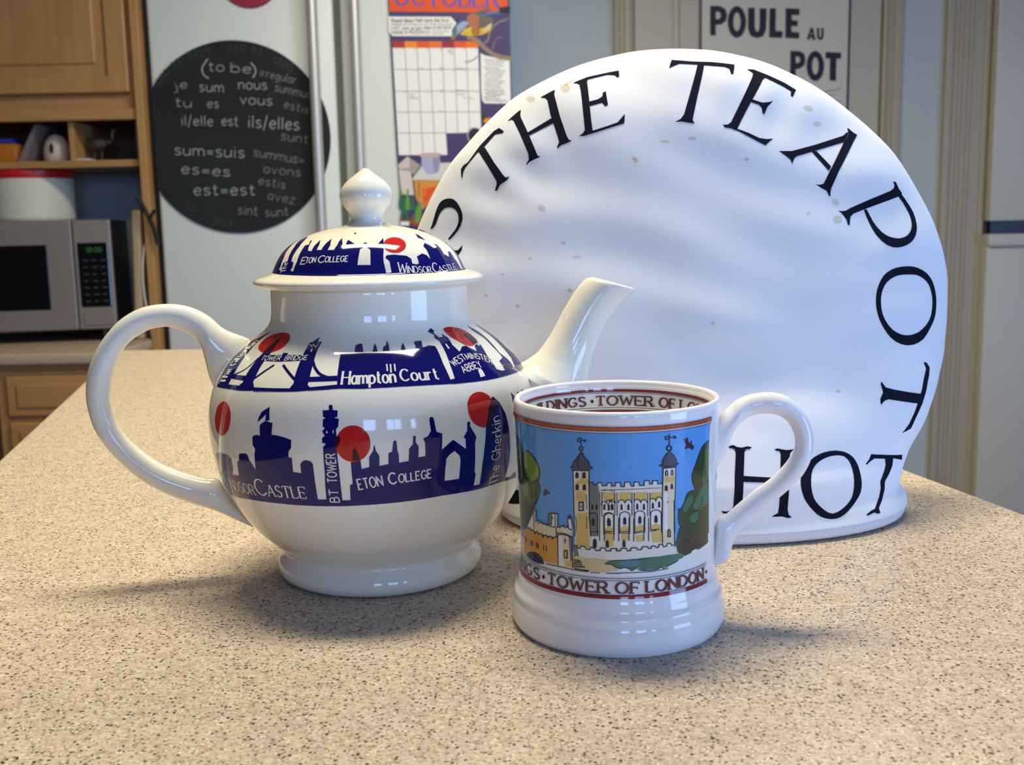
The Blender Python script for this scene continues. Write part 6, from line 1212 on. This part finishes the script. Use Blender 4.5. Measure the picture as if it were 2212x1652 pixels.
cal=empty('wall_calendar',(-.148,2.9625,1.503),'October calendar with purple page, bird and day grid on the refrigerator','calendar')
pg=lambda q:[(x+.148,z-1.503) for x,z in q]
MB().prism(pg([(-.3125,1.935),(.012,1.93),(.0165,1.40),(.0175,1.13),(-.2885,1.12),(-.2925,1.238),(-.3015,1.425),(-.3105,1.824)]),.0004,.005,0,'y').build('page',mat('page_purple',(58,42,98),.55),cal)
Print(S_FLAT,None,.03,.0003,.00018).entries(DECALS['calendar_print']).build('calendar_print','matt',cal)

# ------------------------------------------------------------------ maple wall cabinet with open cubbies
uc=empty('wall_cabinet',(-1.0,2.97,1.403),'maple wall cabinet with panelled door above an open cubby shelf','cabinet')
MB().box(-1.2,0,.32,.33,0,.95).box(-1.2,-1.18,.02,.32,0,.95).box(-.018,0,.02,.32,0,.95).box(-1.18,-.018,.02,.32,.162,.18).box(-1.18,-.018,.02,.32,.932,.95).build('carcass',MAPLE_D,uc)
MB().box(-1.2,0,0,.32,0,.019,.002).build('shelf_board',MAPLE_H,uc)
MB().box(-1.2,0,-.012,.02,.124,.154,.004).build('light_rail',MAPLE_H,uc)
MB().box(-1.2,0,.006,.02,.150,.20,.001).box(-.02,0,.004,.02,.150,.95,.001).build('face_frame',MAPLE_H,uc)
MB().box(-.198,-.184,.012,.32,.019,.125,.001).build('divider',MAPLE,uc)
dx0,dx1,dz0,dz1=-.62,-.015,.196,.93
fd=MB().box(dx0,dx0+.058,-.016,.005,dz0,dz1,.004).box(dx1-.056,dx1,-.016,.005,dz0,dz1,.004).box(dx0+.05,dx1-.05,-.015,.004,dz0,dz0+.044,.004).box(dx0+.05,dx1-.05,-.015,.004,dz1-.05,dz1,.004).build('door',MAPLE,uc)
MB().box(dx0+.05,dx1-.05,-.006,.004,dz0+.04,dz1-.04,.0).box(dx0+.085,dx1-.085,-.012,.0,dz0+.075,dz1-.075,.006).build('raised_panel',MAPLE,fd)
fd2=MB().box(-1.2,-.625,-.016,.005,dz0,dz1,.004).build('door',MAPLE,uc)
sp=MB().box(-.998,-.976,2.945,3.30,0,2.40,.002).build('cabinet_side_panel',MAPLE,None)
tag(sp,'tall thin maple end panel standing between microwave and refrigerator','panel')
# things in the cubbies
c1=empty('toy_truck',(-1.40,3.05,1.422),'small orange box with a blue lid at the left of the cubby','box')
MB().box(-.09,.048,-.05,.05,.0,.052,.008).build('tub',mat('amber_tub',(176,104,30),.3),c1,True); MB().box(-.085,.036,-.045,.045,.052,.066,.007).build('lid',mat('blue_lid',(34,52,150),.4),c1,True)
c1.name='storage_tub'
MB_=MB().prism([(-.062,0),(-.040,0),(.004,.100),(-.008,.100)],-.06,.07,0,'y').build('leaning_card',mat('grey_card',(120,104,100),.8)); MB_.location=(-1.29,3.06,1.422); tag(MB_,'grey card leaning inside the cubby beside the white ornament','card')
eg=empty('dome_ornament',(-1.262,3.05,1.422),'cream dome ornament with a dark mark standing in the cubby','ornament')
MB().lathe([(0,0),(.030,0),(.0345,.008),(.036,.022),(.034,.042),(.028,.060),(.018,.072),(.008,.077),(0,.078)],n=40).build('shell',mat('cream_ceramic',(196,176,158),.4),eg,True)
MB().prism([(0.002,-.014),(.0055,-.004),(.005,.008),(.001,.016),(-.003,.006),(-.004,-.006)],-.0385,-.034,0,'y').build('dark_mark',BLACKP,eg).location=(0,0,.036)
bd=empty('bird_figurine',(-1.13,3.04,1.422),'dark long-necked bird figurine in the right hand cubby','figurine')
MB().lathe([(0,-.030),(.010,-.026),(.018,-.012),(.020,.004),(.014,.020),(.005,.030),(0,.032)],n=20).build('body',mat('bird_brown',(62,48,40),.6),bd,True).rotation_euler=(0,PI/2.3,0)
[o for o in COL.objects if o.parent is bd][0].location=(-.012,0,.048)
MB().tube([(.006,0,.052),(.024,0,.052),(.030,0,.062),(.030,0,.078)],[.005,.004,.0035,.003],10).build('neck',mat('bird_neck',(120,104,84),.6),bd,True)
MB().tube([(.030,0,.078),(.034,0,.084),(.041,0,.083)],[.0035,.0055,.001],10).build('head',mat('bird_neck',(120,104,84),.6),bd,True)
for x in (-.022,-.002): MB().tube([(x,0,0),(x,0,.040)],.0025,8).build('leg',mat('bird_brown',(62,48,40),.6),bd)
wb=MB().box(-.02,.02,-.02,.02,0,.006,.002).build('small_dish',mat('dish_white',(190,190,186),.4)); wb.location=(-1.163,3.0,1.422); tag(wb,'tiny white dish beside the cubby divider','dish')
bb=MB().box(-.04,.03,-.03,.05,0,.026,.004).build('black_case',BLACKP); bb.location=(-1.045,3.05,1.422); tag(bb,'small black case in the right corner of the cubby','case')

# ------------------------------------------------------------------ back counter
bc=empty('base_cabinet',(-.999,2.68,0),'maple base cabinet with drawers below the microwave','cabinet')
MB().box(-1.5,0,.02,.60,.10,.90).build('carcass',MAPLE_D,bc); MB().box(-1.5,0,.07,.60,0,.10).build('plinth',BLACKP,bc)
MB().box(-.311,-.284,0,.022,.10,.90,.002).box(-.02,0,0,.022,.10,.90,.002).box(-.284,-.02,.001,.022,.868,.90,.001).box(-.284,-.02,.001,.022,.742,.766,.001).box(-1.5,-.311,0,.022,.868,.90,.001).build('face_frame',MAPLE,bc)
for z0,z1 in ((.768,.872),(.59,.752),(.41,.575),(.13,.395)):
    f=MB().box(-.282,-.022,-.014,.004,z0,z1,.004).build('drawer_front',MAPLE_H,bc); MB().box(-.256,-.048,-.018,-.012,z0+.022,z1-.022,.003).build('raised_panel',MAPLE_H,f)
for x0,x1 in ((-.90,-.63),(-.60,-.331)): MB().box(x0,x1,-.014,.004,.13,.86,.004).build('door',MAPLE,bc)
bw=MB().box(-2.5,-.998,2.65,3.295,.90,.93,.008,3).build('back_worktop',mat('grey_beige_laminate',(176,156,132),.4,noise=.18,nscale=160),None,True)
tag(bw,'grey beige laminate worktop under the microwave','worktop')
mw=empty('microwave',(-1.085,2.93,.93),'silver and black microwave oven on the back worktop','microwave',None,math.radians(10.8))
MB().box(-.52,-.002,.016,.30,.030,.331,.004).build('case',BLACKP,mw)
MB().box(-.52,-.1005,0,.02,.034,.331,.004).build('door',SILVER,mw); f=[o for o in COL.objects if o.parent is mw and o.name.startswith('door')][0]
MB().box(-.44,-.166,-.002,.004,.091,.266,.0015).build('window',DARKGL,f)
MB().box(-.0985,0,0,.02,.034,.331,.004).build('control_panel',SILVER,mw); cp=[o for o in COL.objects if o.parent is mw and o.name.startswith('control')][0]
MB().box(-.089,-.0085,-.002,.004,.094,.270,.003).build('keypad',DARKGL,cp)
MB().box(-.085,-.003,-.003,.004,.045,.078,.002).build('door_button',SILVER,cp)
PAL['lcd']=(34,110,24); PAL['key_grey']=(72,74,78)
mat('print_matt_lcd',PAL['lcd'],.5,emit=.1)
pm=Print(S_FLAT,None,.03,.0024,.0001); pm.text('10:00',[(-.066,.244),(-.026,.244)],.0125,.14,'lcd',0)
for r in range(7):
    for c in range(3):
        x=-.076+c*.023; z=.222-r*.0185; pm.ribbon([(x,z),(x+.013-.003*((r+c)%2),z)],.0022,'key_grey',0)
pm.build('keypad_print','matt',cp)
for x,y in ((-.49,.04),(-.04,.04),(-.49,.27),(-.04,.27)): MB().lathe([(0,0),(.014,0),(.012,.032),(0,.032)],(x,y,0),12).build('foot',BLACKP,mw)
cn=empty('canister',(-1.362,3.09,1.2612),'round white canister with a red lid on top of the microwave','canister')
RB=[(0,.0),(.112,.0),(.1155,.004),(.116,.01)]+[(.116,.012+i*.0105) for i in range(10)]+[(.116,.118),(0,.118)]
MB().lathe(RB,n=64).build('tub',mat('ribbed_white',(206,204,182),.5,bump=.4,bscale=160),cn,True)
MB().lathe([(0,.118),(.1175,.118),(.119,.121),(.119,.138),(.116,.1415),(0,.1415)],n=64).build('lid',mat('lid_red',(196,28,24),.35),cn,True)
cbd=MB().box(-.012,.012,-.11,.13,0,.355,.006).build('chopping_board',mat('pale_board',(176,152,116),.6,noise=.1,nscale=9,stretch=(6,6,.6))); cbd.location=(-1.034,3.06,.93); cbd.rotation_euler=(0,math.radians(2.2),0)
tag(cbd,'pale chopping board on edge beside the maple end panel','chopping board')
cab=MB().tube([tuple(p) for p in spline([(-1.003,2.955,1.19),(-1.011,2.95,1.13),(-1.012,2.95,1.06),(-1.004,2.95,.99),(-1.0,2.955,.935)],6)],.0028,8).build('white_cable',mat('cable_white',(196,194,190),.5),None,True)
tag(cab,'thin white cable hanging beside the maple end panel','cable')
st=MB().tube([tuple(p) for p in spline([(-1.002,2.915,1.322),(-.992,2.918,1.305),(-.978,2.92,1.272),(-.966,2.925,1.24),(-.958,2.93,1.19)],6)],.006,10).tube([tuple(p) for p in spline([(-.972,2.92,1.262),(-.962,2.918,1.275),(-.956,2.918,1.284)],4)],.005,10).build('black_strap',mat('strap_black',(22,20,22),.7),None,True)
tag(st,'black strap hanging at the edge of the refrigerator','strap')

# ------------------------------------------------------------------ sign on the door, white appliance at the right
sg=empty('enamel_sign',(.886,3.583,1.63),'cream sign with bold French lettering hung on the pantry door','sign')
MB().box(-.252,.232,.0012,.005,-.24,.32,.001).build('plate',mat('sign_cream',(206,198,178),.4),sg)
MB().box(-.255,-.248,-.001,.005,-.245,.325).box(.228,.235,-.001,.005,-.245,.325).box(-.255,.235,-.001,.005,-.245,-.238).box(-.255,.235,-.001,.005,.318,.325).build('black_edge',BLACKP,sg)
Print(S_FLAT,None,.03,.0004,.0001).entries(DECALS['poster_print']).build('poster_print','matt',sg)
ap=empty('tall_freezer',(1.58,3.535,0),'tall white freezer with two doors at the right edge','freezer')
AW=mat('appliance_white',(206,202,188),.4)
MB().box(.004,.62,.051,.064,0,2.1).build('cabinet',mat('appliance_side_shaded',(88,82,84),.6),ap)  # coloured dark to paint in the shaded gap next to the casing
MB().box(.0,.62,0,.05,1.203,2.1,.006,3).build('upper_door',AW,ap,True)
MB().box(-.004,.62,0,.05,.06,1.162,.008,3).box(-.006,.62,-.014,.03,1.118,1.162,.010,3).build('lower_door',AW,ap,True)
MB().box(.012,.62,.02,.05,1.155,1.21).build('gasket',BLACKP,ap)
